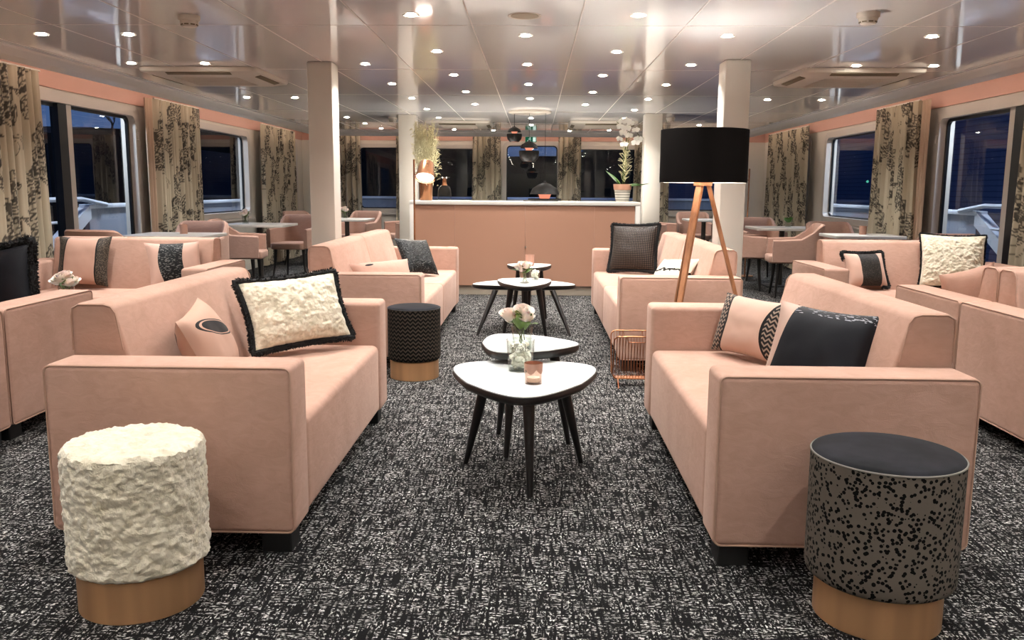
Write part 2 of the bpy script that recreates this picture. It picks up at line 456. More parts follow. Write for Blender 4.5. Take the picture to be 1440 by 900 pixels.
# glossy panelled ceiling with its lowered rim
CX0, CX1, CY1 = -3.6, 3.42, 14.95
struct('ceiling', box(CX0, CX1, YB, CY1, ZC, ZC+.04), MT['ceil'])
struct('ceiling_upper', box(XL-.15, XR+.15, YB-.15, YF+.15, ZT, ZT+.1), MT['ceil_mat'])
def soffit():
    bm = bmesh.new()
    prof = [(0, ZC+.0), (.012, ZC-.012), (.10, ZC-.045), (.225, ZC-.058), (.235, ZC-.05), (.235, ZC+.03), (.0, ZC+.04)]
    for sgn, x in ((-1, CX0), (1, CX1)):
        add_prism(bm, [(x+sgn*a, b) for a, b in prof], YB, CY1+.0, axis='y')
    add_prism(bm, [(CY1+a, b) for a, b in prof], CX0-.235, CX1+.235, axis='x')
    bmesh.ops.recalc_face_normals(bm, faces=bm.faces)
    return bm
struct('trim_4', soffit(), MT['ceil_mat'])
bm = bmesh.new()
x = -.07-.31
xs = [-.07-.313-.627*k for k in range(6)]+[-.07+.313+.627*k for k in range(6)]
for x in xs:
    if CX0 < x < CX1: add_box(bm, x-.004, x+.004, YB, CY1, ZC-.0025, ZC+.001)
for y in (-.5, 1.45, 3.35, 5.25, 7.15, 9.05, 10.95, 12.85):
    add_box(bm, CX0, CX1, y-.003, y+.003, ZC-.0015, ZC+.001)
struct('trim_5', bm, MT['seam'])
# baseboards / plinth strip
struct('baseboard_left', wall_bm('x', XL, XL+.015, LD[1]+.05, YF, 0, .1, []), MT['cream'])
struct('baseboard_right', wall_bm('x', XR-.015, XR, RD[1]+.05, YF, 0, .1, []), MT['cream'])
struct('baseboard_far', box(XL+.015, XR-.015, YF-.015, YF, 0, .1), MT['cream'])

def window(n, axis, face, a0, a1, z0, z1, sign, fw=.05):
    """sign: +1 when the room lies on the + side of the wall face"""
    root = bpy.data.objects.new('window_%d' % n, None); C.objects.link(root); root['kind'] = 'structure'
    o = rrect(a0-.03, a1+.03, z0-.03, z1+.03, .10); i = rrect(a0+fw, a1-fw, z0+fw, z1-fw, .07)
    d0, d1 = face-sign*.11, face+sign*.012
    fr = obj('window_frame', frame_bm(o, i, min(d0, d1), max(d0, d1), axis), MT['frame'], root); fr['kind'] = 'structure'
    i2 = rrect(a0+fw+.018, a1-fw-.018, z0+fw+.018, z1-fw-.018, .06)
    c = face-sign*.08
    gk = obj('gasket', frame_bm(rrect(a0+fw, a1-fw, z0+fw, z1-fw, .07), i2, c-.012, c+.012, axis), MT['frame_black'], root); gk['kind'] = 'structure'
    pn = bmesh.new()
    pts = i2
    lean = math.tan(math.radians(.55)) if axis == 'y' else 0.      # the bow windows lean out a touch at the top
    vs_ = [pn.verts.new((c, a, b) if axis == 'x' else (a, c+(b-(z0+z1)/2)*lean, b)) for a, b in pts]; pn.faces.new(vs_)
    p = obj('pane', pn, MT['glass'], root, smooth=False); p['kind'] = 'structure'
    # sill ledge
    s0, s1 = sorted((face+sign*.0, face+sign*.05))
    sill = obj('window_sill', box(s0, s1, a0-.05, a1+.05, z0-.075, z0-.04, .006) if axis == 'x' else box(a0-.05, a1+.05, s0, s1, z0-.075, z0-.04, .006), MT['frame'], root); sill['kind'] = 'structure'
    return root
k = 1
for a0, a1, z0, z1 in LW: window(k, 'x', XL, a0, a1, z0, z1, 1); k += 1
for a0, a1, z0, z1 in RW: window(k, 'x', XR, a0, a1, z0, z1, -1); k += 1
for a0, a1, z0, z1 in FW: window(k, 'y', YF, a0, a1, z0, z1, -1, .035); k += 1
def glass_door(n, face, y0, y1, z0, z1, sign, mull):
    root = bpy.data.objects.new('door_%d' % n, None); C.objects.link(root); root['kind'] = 'structure'
    def add(name, bm, m, sm=False):
        o = obj(name, bm, m, root, sm); o['kind'] = 'structure'
    o = rrect(y0-.04, y1+.09, z0-.0, z1+.07, .09); i = rrect(y0, y1-.02, z0+.02, z1-.03, .07)
    d = sorted((face-sign*.10, face+sign*.012))
    add('door_frame', frame_bm(o, i, d[0], d[1], 'x'), MT['frame'], True)
    c = face-sign*.07
    i2 = rrect(y0+.03, y1-.055, z0+.05, z1-.06, .05)
    add('gasket', frame_bm(i, i2, c-.014, c+.014, 'x'), MT['frame_black'], True)
    f = sorted((c, c+sign*.05))
    add('mullion', box(f[0], f[1], mull-.02, mull+.07, z0+.02, z1-.03), MT['frame'])
    f2 = sorted((c-sign*.02, c+sign*.055))
    add('black_stile', box(f2[0], f2[1], mull-.16, mull-.0205, z0+.02, z1-.03), MT['frame_black'])
    pn = bmesh.new(); pn.faces.new([pn.verts.new((c, a, b)) for a, b in i2]); add('pane', pn, MT['glass'])
    add('hinge', box(*sorted((face+sign*.012, face+sign*.03)), y1+.0, y1+.03, 1.68, 1.76, .004), MT['frame'])
    return root
glass_door(1, XL, LD[0], LD[1], LD[2], LD[3], 1, 7.80)
glass_door(2, XR, RD[0], RD[1], RD[2], RD[3], -1, 7.60)

# columns
def column(x0, x1, y0, y1, n):
    struct('column_%d' % n, box(x0, x1, y0, y1, 0, ZC, .012, 2), MT['col_white'], smooth=True)
column(-1.755, -1.562, 6.71, 6.93, 1); column(1.385, 1.575, 6.55, 6.78, 2)
column(-1.80, -1.57, 11.4, 11.63, 3); column(1.37, 1.59, 11.1, 11.33, 4)

# ------------------------------------------------------------------ outside
def bulwark(x, sgn, label):
    r = thing('ship_bulwark', label, 'railing', (x, 0, 0))
    y1 = 17.6
    obj('bulwark_panel', box(-.03, .03, 10.55, y1, -.1, .92), MT['hull_grey'], r, False)
    obj('cap_rail', box(-.07, .07, 10.5, y1, .92, .975, .01), MT['hull_white'], r)
    # sloping stringer that runs down towards the gangway
    bm = prism([(10.55, .975), (10.55, .80), (8.85, -.1), (8.5, -.1)], -.06, .06, axis='x'); obj('sloping_stringer', bm, MT['hull_white'], r, False)
    bm = bmesh.new(); add_tube(bm, [(-sgn*.08, 10.9, .965), (-sgn*.08, 10.3, 1.04), (-sgn*.08, 6.0, 1.04)], .028, 8); obj('handrail', bm, MT['hull_white'], r)
    obj('handrail', tube([(-sgn*.08, 10.1, .78), (-sgn*.08, 6.0, .78)], .016, 8), MT['hull_white'], r)
    return r
bulwark(-5.55, -1, 'white bulwark with sloping stringer outside the left windows')
bulwark(5.35, 1, 'white bulwark with sloping stringer outside the right windows')
b = thing('ship_bulwark', 'blue lit bulwark across the bow outside the far windows', 'railing', (0, 17.7, 0))
obj('bulwark_panel', box(-5.6, 5.4, -.03, .03, -.1, .98), MT['hull_grey'], b, False); obj('cap_rail', box(-5.6, 5.4, -.07, .07, .98, 1.03, .01), MT['hull_white'], b)
struct('floor_deck', wall_bm('y', YF+.151, 17.6, -5.6, 5.4, -.15, -.1, []), MT['deck'])
struct('floor_deck_left', box(-5.6, XL-.151, 3, YF+.151, -.15, -.1), MT['deck'])
struct('floor_deck_right', box(XR+.151, 5.4, 3, YF+.151, -.15, -.1), MT['deck'])
bm = bmesh.new()
for i in range(40):
    pass
pts = [(-20, -3)] + [(-20+3.5*i, min(6.3, 2.6+i*.115)+1.0*noise.noise(Vector((i*.45, 2.2, 0)))) for i in range(60)] + [(186.5, -3)]
struct('riverbank_left', prism(pts, -46, -40, axis='x'), MT['night_land'])
pts2 = [(-60, -3)] + [(-60+4*i, (4.7 if abs(-60+4*i) < 4.5 else 7.2)+.5*noise.noise(Vector((i*.4, 7.7, 0)))) for i in range(31)] + [(60, -3)]
struct('riverbank_far', prism(pts2, 92, 96, axis='y'), MT['night_land'])
struct('neighbouring_vessel_side', box(9.0, 12, 6, 60, -2, 3.1), MT['vessel'])
struct('river_water', box(-90, 90, -20, 92, -3.2, -3.0), plain('night water', '0a0f18', .15))
def bare_tree(x, y, h, seed, label):
    r = random.Random(seed); bm = bmesh.new()
    def grow(p, d, L, rad, lv):
        q = p+d*L; add_tube(bm, [p, p+d*L*.5+Vector((r.uniform(-.1, .1)*L, r.uniform(-.1, .1)*L, 0)), q], rad, 4, r2=rad*.6)
        if lv == 0: return
        for _ in range(3 if lv > 1 else 4):
            nd = (d+Vector((r.uniform(-.8, .8), r.uniform(-.8, .8), r.uniform(-.1, .6)))).normalized()
            grow(p+d*L*r.uniform(.55, 1), nd, L*r.uniform(.5, .72), rad*.55, lv-1)
    grow(Vector((0, 0, 0)), Vector((0, 0, 1)), h*.42, .14, 4)
    o = obj('bare_tree', bm, MT['night_tree'], loc=(x, y, min(6.3, 2.6+(y+20)/3.5*.115)+1.0*noise.noise(Vector(((y+20)/3.5*.45, 2.2, 0)))-.3)); tag(o, label, 'tree', 'bare trees on the bank'); return o
bare_tree(-43, 60, 5.0, 1, 'bare dark tree on the bank, seen through left pane of the left glass door')
bare_tree(-43, 68, 4.4, 2, 'bare dark tree on the bank beside the left door mullion')
bare_tree(-43, 78, 4.8, 3, 'bare dark tree on the bank behind the right pane of left glass door')
bare_tree(-43, 88, 4.0, 4, 'small bare tree on the bank near right edge of left glass door')

# ------------------------------------------------------------------ ceiling lights
GX, GY, LX0, LY0 = .627, 1.265, -.073, 5.564
def downlight():
    r = thing('downlight', '', 'ceiling light')
    obj('trim_ring', lathe([(.029, 0), (.043, -.004), (.047, -.0015), (.047, .001), (.029, .001)], 20, cap0=False, cap1=False), MT['trimring'], r)
    obj('lens', lathe([(.001, -.006), (.014, -.0057), (.024, -.0045), (.029, -.002), (.029, .0)], 20, cap1=False), MT['lens'], r)
    return r
dl0 = downlight(); first = [True]
spot = bpy.data.lights.new('downlight_lamp', 'SPOT'); spot.energy = SPOT_W; spot.color = SPOT_COL
spot.spot_size = math.radians(125); spot.spot_blend = 1.; spot.shadow_soft_size = .035
ORD = ['front', 'second', 'third', 'fourth', 'fifth', 'sixth', 'seventh', 'eighth', 'ninth']
spot_near = spot.copy(); spot_near.energy = SPOT_W*.26
def put_light(x, y, label, group):
    o = dl0 if first[0] else copy_tree(dl0); first[0] = False
    o.location = (x, y, ZC-.0035); rename(o, label, group)
    l = bpy.data.objects.new('lamp_light', spot_near if y < 2.5 else spot); C.objects.link(l); l.parent = o; l.location = (0, 0, -.012)
rows = {0: 'middle row', -2: 'row left of the middle row', 2: 'row right of the middle row',
        -1: 'inner left staggered row', 1: 'inner right staggered row', -4: 'row through the left air cassette', 4: 'row through the right air cassette'}
vis = {0: [0, 1, 2, 3, 5, 6], -2: [1, 2, 3, 4, 5], 2: [0, 1, 2, 3, 4, 5], -1: [-.5, .5, 1.5, 2.5, 3.5], 1: [-.5, .5, 1.5, 2.5, 3.5],
       -4: [0, 1, 3], 4: [0, 1, 3]}
for i, ks in vis.items():
    for j, k_ in enumerate(ks):
        put_light(LX0+i*GX, LY0+k_*GY, 'recessed ceiling downlight, %s in the %s' % (ORD[j]+(' one' if j == 0 else ' from the front'), rows[i]), 'recessed ceiling downlights')
for x_, y_, lb in ((-3.14, LY0, 'recessed downlight near left soffit, frontmost'), (-3.16, LY0+GY, 'recessed downlight by left soffit in front of left air cassette'),
                   (3.02, LY0+GY, 'recessed downlight by right soffit in front of right air cassette'), (-3.1, LY0+3*GY, 'recessed downlight by left soffit behind left air cassette'),
                   (3.0, LY0+3*GY, 'recessed downlight by right soffit behind right air cassette'),
                   (-2.58, 11.9, 'recessed downlight above left window tables, nearer of a pair'), (-2.55, 13.0, 'recessed downlight above left window tables, farther of a pair'),
                   (-2.5, 14.1, 'recessed downlight at the far left corner of the ceiling'), (2.4, 13.0, 'recessed downlight above right window tables'),
                   (2.4, 14.1, 'recessed downlight at far right corner of the ceiling'),
                   (-1.33, 14.2, 'recessed downlight at far end, left of the far left cassette'), (-.70, 14.4, 'recessed downlight at far end left of the exit sign'),
                   (.55, 14.4, 'recessed downlight at far end right of the exit sign'), (1.18, 14.2, 'recessed downlight at far end above the orchid')):
    put_light(x_, y_, lb, 'recessed ceiling downlights')
for k_ in range(-5, 0):  # unseen rows continuing the grid, added to light the near end
    for i in (-4, -2, 0, 2, 4):
        put_light(LX0+i*GX, LY0+k_*GY, 'added unseen ceiling downlight overhead at the near end of the lounge', 'recessed ceiling downlights')
# unseen warm light strips added in the cove behind the rim
def cove(loc, rot, L):
    l = bpy.data.lights.new('added_cove_strip', 'AREA'); l.shape = 'RECTANGLE'; l.size = L; l.size_y = .04; l.energy = COVE_W*L; l.color = (1., .80, .70)
    o = bpy.data.objects.new('added_cove_light', l); C.objects.link(o); o.location = loc; o.rotation_euler = rot
cove((CX0-.12, 7, ZC+.06), (PI, 0, PI/2), 16); cove((CX1+.12, 7, ZC+.06), (PI, 0, PI/2), 16); cove((0, CY1+.12, ZC+.06), (PI, 0, 0), 7)
# unseen lights added outside to brighten the side bulwarks
for x_, y_ in ((-4.9, 8.5), (-4.9, 11.5), (-4.9, 15), (4.75, 8.5), (4.75, 11.5), (4.75, 15)):
    l = bpy.data.lights.new('bulwark_fill', 'AREA'); l.shape = 'DISK'; l.size = .25; l.energy = 42; l.color = (.8, .88, 1.)
    o = bpy.data.objects.new('bulwark_fill_light', l); C.objects.link(o); o.location = (x_, y_, 2.25)
l = bpy.data.lights.new('bow_fill', 'AREA'); l.size = .3; l.energy = 16; l.color = (.35, .5, 1.)  # unseen blue light added to tint the bulwark across the bow
o = bpy.data.objects.new('bow_fill_light', l); C.objects.link(o); o.location = (0, 16.6, 2.3)
# ------------------------------------------------------------------ sofas
SEAT = .425
def sofa(label, L, loc, rot, group, seams=0, foot=True):
    D = .80; a = .19; h = D/2
    t = thing('sofa', label, 'sofa', (loc[0], loc[1], 0), rot, group)
    V = MT['velvet']
    # seat block
    bm = bmesh.new(); n = seams+1; x0, x1 = -L/2+a+.001, L/2-a-.001
    for k in range(n):
        add_box(bm, x0+(x1-x0)*k/n+(.0015 if k else 0), x0+(x1-x0)*(k+1)/n-(.0015 if k < n-1 else 0), -h+.004, h-.03, .08, SEAT, .032, 4)
    obj('seat', bm, V, t)
    for s in (-1, 1):
        bm = bmesh.new(); xa, xb = sorted((s*L/2, s*(L/2-a)))
        add_box(bm, xa, xb, -h, h, .08, .635, .022, 4)
        ar = obj('armrest', bm, V, t)
        o = rrect(-h+.004, h-.004, .084, .631, .022, 4)
        obj('piping', tube([(s*(L/2-.005), y+ .0, z) for y, z in o], .0035, 6, True), MT['piping'], ar)
    # slanted backrest
    bm = bmesh.new()
    prof = [(h, .40), (h, .775), (h-.01, .797), (h-.03, .806), (h-.115, .806), (h-.138, .799), (h-.150, .782), (h-.262, .40)]
    for k in range(n):
        q0 = x0+(x1-x0)*k/n+(.0015 if k else 0); q1 = x0+(x1-x0)*(k+1)/n-(.0015 if k < n-1 else 0)
        add_prism(bm, prof, q0, q1, axis='x', bevel=.014, seg=3)
    # lift the top a little in the middle: soft, slightly crowned upholstery
    for v in bm.verts:
        if v.co.z > .7: v.co.z += .006*math.cos(v.co.x/L*PI)
    bk = obj('backrest', bm, V, t)
    for s, q in ((-1, x0), (1, x1)):
        obj('piping', tube([(q-s*.001, y, z) for y, z in [(h-.175, .648), (h-.154, .775), (h-.139, .796), (h-.115, .803), (h-.03, .803), (h-.008, .79), (h-.003, .76), (h-.003, .648)]], .0032, 6), MT['piping'], bk)
    if foot:
        for sx_ in (-1, 1):
            for sy in (-1, 1):
                bm = bmesh.new(); cx, cy = sx_*(L/2-.09), sy*(h-.075); add_box(bm, cx-.05, cx+.05, cy-.05, cy+.05, 0, .08, .004, 1)
                obj('foot', bm, MT['black_foot'], t)
    return t
sofa('near left blush velvet sofa behind the white plush stool', 1.76, (-1.17, 3.52), PI/2, 'blush velvet sofas')
sofa('near right blush velvet sofa behind the black spotted stool', 1.76, (.975, 3.48), -PI/2, 'blush velvet sofas')
sofa('long blush velvet sofa at rear left, black sequin cushion on it', 2.82, (-1.148, 7.03), PI/2, 'blush velvet sofas', 1)
sofa('long blush velvet sofa at rear right behind the tripod lamp', 2.82, (.96, 7.01), -PI/2, 'blush velvet sofas', 1)
sofa('left blush velvet sofa facing the viewer, in front of window tables', 1.62, (-3.09, 6.3), 0, 'blush velvet sofas')
sofa('right blush velvet sofa facing the viewer, white fluffy cushion on it', 1.62, (2.94, 6.75), 0, 'blush velvet sofas')
sofa('left blush velvet sofa turned away, black fringed cushion on it', 1.6, (-3.24, 4.25), PI, 'blush velvet sofas')
sofa('blush velvet sofa at left edge, back to back with a turned away sofa', 1.6, (-3.24, 3.44), 0, 'blush velvet sofas')
sofa('right blush velvet sofa turned away, with small plain blush cushion', 1.6, (3.03, 4.93), PI, 'blush velvet sofas')
sofa('blush velvet sofa at right edge, black cushion against its back', 1.6, (3.03, 4.12), 0, 'blush velvet sofas')

# ------------------------------------------------------------------ cushions
def cushion_bm(W, Hh, T, n=26, m=22, lump=.004, seed=0., pinch=.08):
    V = []; F = []
    for side in (-1, 1):
        for j in range(m+1):
            for i in range(n+1):
                u = -1+2*i/n; v = -1+2*j/m
                f = (max(0, 1-abs(u)**2.6)*max(0, 1-abs(v)**2.6))**.55
                x = W/2*u*(1-pinch*(1-v*v)*abs(u)); z = Hh/2*v*(1-pinch*(1-u*u)*abs(v))
                nz = noise.fractal(Vector((x*7+seed, z*7, side*3+seed)), 1, 2, 3)*lump*2*f
                V.append((x, side*(T/2*f+nz), z))
    N = (n+1)*(m+1)
    for s in (0, 1):
        for j in range(m):
            for i in range(n):
                a = s*N+j*(n+1)+i; q = (a, a+1, a+n+2, a+n+1); F.append(q if s == 0 else q[::-1])
    bm = bmesh.new(); vs_ = [bm.verts.new(v) for v in V]
    for f in F: bm.faces.new([vs_[k] for k in f])
    bmesh.ops.remove_doubles(bm, verts=bm.verts, dist=.0004)
    bmesh.ops.recalc_face_normals(bm, faces=bm.faces)
    return bm
def border(W, Hh, pinch=.08, n=26):
    P = []
    for k in range(n): P.append((-1+2*k/n, -1))
    for k in range(n): P.append((1, -1+2*k/n))
    for k in range(n): P.append((1-2*k/n, 1))
    for k in range(n): P.append((-1, 1-2*k/n))
    return [Vector((W/2*u*(1-pinch*(1-v*v)*abs(u)), 0, Hh/2*v*(1-pinch*(1-u*u)*abs(v)))) for u, v in P]
def pose(o, c, yaw, tilt, roll):
    a, t, r = map(math.radians, (yaw, tilt, roll))
    w_ = Vector((math.cos(a), math.sin(a), 0)); n_ = Vector((math.sin(a), -math.cos(a), 0))
    u_ = math.cos(t)*Vector((0, 0, 1))-math.sin(t)*n_
    W = math.cos(r)*w_+math.sin(r)*u_; U = -math.sin(r)*w_+math.cos(r)*u_; Y = U.cross(W)
    o.matrix_world = Matrix(((W.x, Y.x, U.x, c[0]), (W.y, Y.y, U.y, c[1]), (W.z, Y.z, U.z, c[2]), (0, 0, 0, 1)))
def fringe(parent, W, Hh, L=.03, dens=9, seed=1, sides=None, width=.006, core_r=.012):
    pts = border(W, Hh, n=30); P = []; Nn = []
    r = random.Random(seed)
    for k, p in enumerate(pts):
        q = pts[(k+1) % len(pts)]; d = (q-p); out = Vector((d.z, 0, -d.x)).normalized()
        if sides and not sides(p): continue
        for j in range(dens):
            ph = r.uniform(0, 2*PI); tub = core_r*.8; P.append(p+d*r.random()+out*(core_r*.6+tub*math.cos(ph))+Vector((0, tub*math.sin(ph), 0))); Nn.append(out*(.3+math.cos(ph))+Vector((0, math.sin(ph), 0)))
    V, F = blades(P, Nn, L, width, .35, seed)
    bm = bmesh.new(); vs_ = [bm.verts.new(v) for v in V]
    for f in F: bm.faces.new([vs_[k] for k in f])
    core = [p for p in pts if not sides or sides(p)]
    runs = [core] if sides is None else []
    if sides:
        cur_ = []
        for p in pts+pts[:1]:
            if sides(p): cur_.append(p)
            elif len(cur_) > 2: runs.append(cur_); cur_ = []
            else: cur_ = []
        if len(cur_) > 2: runs.append(cur_)
    for rn in runs:
        cen = [p+Vector((p.x, 0, p.z)).normalized()*core_r*.6 for p in rn]; add_tube(bm, cen, core_r, 8, sides is None)
    return obj('fringe', bm, MT['fringe'], parent)
def cushion(label, W, Hh, T, mat, c, yaw, tilt, roll, fr=None, seed=0., plush=False, group='sofa cushions', **kw):
    t = thing('cushion', label, 'cushion', group=group)
    if plush:
        bm = cushion_bm(W, Hh, T, 110, 90, .003, seed)
        bm.normal_update()
        for v in bm.verts:
            e = min(1, 12*min(W/2-abs(v.co.x), Hh/2-abs(v.co.z))/W) if True else 1
            p = v.co*1.0
            d = noise.fractal(p*24+Vector((seed, 0, 0)), 1, 2, 4)*.007+noise.turbulence(p*55, 3, False)*.005
            v.co += v.normal*d*max(.25, e)
        cov = obj('cover', bm, MT['fur_white'], t)
    else:
        obj('cover', cushion_bm(W, Hh, T, seed=seed, **kw), mat, t)
    if fr: fringe(t, W, Hh, **fr)
    pose(t, c, yaw, tilt, roll); return t
cushion('white fluffy cushion with black fringe on the near left sofa', .50, .335, .15, None, (-1.125, 3.98, .625), 41, 25, 2.8, dict(L=.010, dens=40, core_r=.014), 1., True)
cushion('pink cushion with black eye motif on the near left sofa', .40, .33, .16, MT['c_eye'], (-1.250, 3.21, .592), 98, 24, 6, None, 2.)
cushion('long pink cushion with zigzag ends on the near right sofa', .45, .285, .15, MT['c_zig'], (1.01, 3.93, .575), -58, 18, -1, None, 3.)
cushion('plain black cushion with pink reverse on the near right sofa', .40, .36, .15, MT['c_black'], (1.045, 3.13, .605), -44, 20, -3, None, 4.)
cushion('blush lumbar cushion lying along the rear left sofa', .46, .26, .13, MT['c_pink'], (-1.11, 6.25, .56), 28, 38, 4, None, 5.)
cushion('black sequin cushion on the rear left sofa', .37, .37, .13, MT['c_sequin'], (-1.045, 7.58, .60), 50, 34, -6, None, 6.)
cushion('bronze scale cushion with black fringe on the rear right sofa', .45, .45, .15, MT['c_scale'], (.92, 8.03, .665), -24, 18, 1.7, dict(L=.010, dens=34, core_r=.013), 7.)
cushion('cream cushion with black braid on rear right sofa behind lamp legs', .40, .34, .13, MT['c_white'], (1.005, 6.33, .565), -62, 40, 6, None, 8.)
cushion('pink cushion with bronze ends on the left sofa facing the viewer', .41, .39, .15, MT['c_ends'], (-3.42, 6.41, .635), 0, 17, 0, None, 9., pinch=.1)
cushion('pink cushion with curved sequin band on left sofa facing the viewer', .40, .36, .15, MT['c_band'], (-2.68, 6.32, .62), 38, 20, 0, None, 10.)
cushion('black satin cushion with thick black fringe on left sofa turned away', .40, .42, .15, MT['black_satin'], (-2.93, 4.62, .66), -8, 12, 10, dict(L=.016, dens=60, core_r=.02), 11.)
cushion('pink cushion with dark glitter band and black fringe on the right sofa', .35, .29, .13, MT['c_band2'], (2.62, 6.86, .585), 12, 25, 0, dict(L=.010, dens=34, core_r=.012, sides=lambda p: p.z > .08 or p.x > .11), 12.)
cushion('big white fluffy cushion with black trim on the right sofa', .48, .44, .15, None, (3.29, 6.845, .66), -14, 20, -1, dict(L=.008, dens=26, core_r=.006), 13., True)
cushion('small plain blush cushion on the right sofa turned away', .34, .30, .13, MT['c_rose'], (2.59, 5.16, .61), 186, 8, -14, None, 14.)
cushion('black cushion at the right edge of the photo against a sofa back', .40, .36, .14, MT['black_satin'], (2.635, 4.235, .61), 0, 13, 0, None, 15.)

# ------------------------------------------------------------------ stools
def stool(label, loc, r, h, kind, rb=.172, hb=.12):
    t = thing('stool', label, 'stool', (loc[0], loc[1], 0), 0, 'round upholstered stools')
    obj('base_ring', lathe([(rb-.004, 0), (rb, .003), (rb, hb), (rb-.004, hb+.004)], 72), MT['copper_dark'], t)
    zb = hb+.004
    if kind == 'fur':
        def nf(p, a):
            nrm = Vector((math.cos(a), math.sin(a), 0)) if p.z < h-.012 else Vector((0, 0, 1))
            d = noise.fractal(p*16, 1, 2, 4)*.0045+noise.turbulence(p*42+Vector((0, 0, 9)), 3, False)*.006+noise.noise(p*130)*.0016-.006
            return p+nrm*d
        prof = [(r-.05, zb), (r-.016, zb+.001), (r-.004, zb+.008)]+[(r, zb+.015+(h-.03-zb-.015)*k/110) for k in range(111)]+[(r-.003, h-.018), (r-.009, h-.008), (r-.018, h)]
        prof += [(r*(1-k/26)-.018*(1-k/26), h+.006*math.sin(k/26*PI/2)) for k in range(1, 26)]
        up_ = lathe(prof, 300, noisefn=nf)
        u = obj('upholstery', up_, MT['fur_white'], t)
    else:
        m = MT['dots'] if kind == 'dots' else MT['zig']
        prof = [(r-.05, zb), (r-.014, zb+.0005), (r-.004, zb+.008)]+[(r, zb+.02+(h-.012-zb-.02)*k/8) for k in range(9)]+[(r-.001, h-.006)]
        obj('upholstery', lathe(prof, 96, cap1=False), m, t)
        obj('seat_top', lathe([(r-.001, h-.006), (r-.006, h), (r-.02, h+.004), (r*.6, h+.008), (.002, h+.010)], 96, cap0=False), MT['suede'], t)
        obj('piping', tube([((r-.001)*math.cos(2*PI*k/96), (r-.001)*math.sin(2*PI*k/96), h-.006) for k in range(96)], .003, 6, True), plain('grey piping', '6b675f' if kind == 'dots' else '1a1817', .7), t)
    return t
stool('round cream plush stool with copper base in the left foreground', (-1.145, 2.352), .198, .485, 'fur')
stool('round black spotted stool with copper base in the right foreground', (.989, 2.338), .202, .483, 'dots')
stool('round black zigzag stool with copper base behind the near left sofa', (-.765, 5.394), .168, .455, 'zig', .155, .115)

# ------------------------------------------------------------------ coffee tables
def round_tri(pts, rad, n=14):
    """closed smooth outline: triangle corners rounded generously, sides bowed"""
    out = []; m = len(pts); P = [Vector((*p, 0)) for p in pts]; c = sum(P, Vector())/m
    for i in range(m):
        a, b, d = P[i-1], P[i], P[(i+1) % m]
        p0 = b+(a-b)*.5; p2 = b+(d-b)*.5
        bow = .18
        p0 = p0+(p0-c)*bow; p2 = p2+(p2-c)*bow
        for k in range(n):
            s = k/n
            q = (1-s)**3*p0+3*(1-s)**2*s*(p0+(b-p0)*rad)+3*(1-s)*s*s*(p2+(b-p2)*rad)+s**3*p2
            out.append((q.x, q.y))
    return out
def coffee_table(label, loc, outline, h, feet, group='rounded triangle coffee tables'):
    t = thing('coffee_table', label, 'table', (loc[0], loc[1], 0), 0, group)
    cx = sum(p[0] for p in outline)/len(outline); cy = sum(p[1] for p in outline)/len(outline)
    def sc_(f): return [(cx+(x-cx)*f, cy+(y-cy)*f) for x, y in outline]
    # dark body tapering under, white laminate sheet on top
    bm = bmesh.new(); layers = [(sc_(.90), h-.040), (sc_(.965), h-.034), (sc_(1.), h-.022), (sc_(1.004), h-.012), (outline, h-.003)]
    rings = [[bm.verts.new((x, y, z)) for x, y in q] for q, z in layers]
    N = len(outline)
    for A, B in zip(rings, rings[1:]):
        for k in range(N): bm.faces.new((A[k], A[(k+1) % N], B[(k+1) % N], B[k]))
    bm.faces.new(rings[0][::-1]); bm.faces.new(rings[-1]); bmesh.ops.recalc_face_normals(bm, faces=bm.faces)
    tt = obj('tabletop', bm, MT['black_wood'], t)
    obj('laminate_top', prism(sc_(.985), h-.003, h, 'z'), MT['laminate'], tt)
    for fx, fy in feet:
        top = Vector((cx+(fx-cx)*.62, cy+(fy-cy)*.62, h-.038)); bot = Vector((fx, fy, 0))
        pts = [bot, bot+(top-bot)*.5, top]
        bm = bmesh.new(); add_tube(bm, pts, .012, 14, r2=.027)
        for v in bm.verts:
            if v.co.z < .012: v.co.z = 0
            if v.co.z > h-.05: v.co.z = h-.036
        obj('leg', bm, MT['black_wood'], t)
    return t
coffee_table('large white topped coffee table between the near sofas', (-.035, 3.44), round_tri([(-.39, .25), (.385, .26), (.0, -.53)], .86), .45, [(-.26, .2), (.25, .24), (.027, -.20)])
coffee_table('small egg shaped white coffee table behind the large near one', (-.03, 3.90), round_tri([(-.19, .28), (-.165, -.35), (.32, -.04)], .86), .505, [(-.14, .21), (-.09, -.16), (.2, .06)])
coffee_table('small white coffee table in front of the rear table cluster', (-.085, 6.80), round_tri([(-.28, .25), (.28, .27), (.02, -.46)], .86), .47, [(-.165, .03), (.185, .03), (.015, .19)])
coffee_table('wide white coffee table in the middle of the rear table cluster', (-.09, 7.17), round_tri([(-.56, -.02), (.56, .0), (.0, .58)], .86), .40, [(-.38, -.19), (.39, -.17), (.0, .42)])
coffee_table('small white coffee table at the back of the rear cluster', (-.05, 7.80), round_tri([(-.26, .22), (.26, .22), (.0, -.32)], .86), .51, [(-.15, .15), (.16, .15), (.0, -.15)])
coffee_table('white coffee table with flowers between the left window sofas', (-3.12, 5.28), round_tri([(-.36, .22), (.36, .22), (.0, -.4)], .86), .45, [(-.2, .15), (.2, .15), (.0, -.2)])
coffee_table('white coffee table with candle glass between the right sofas', (2.90, 5.84), round_tri([(-.36, .22), (.36, .22), (.0, -.4)], .86), .45, [(-.2, .15), (.2, .15), (.0, -.2)])

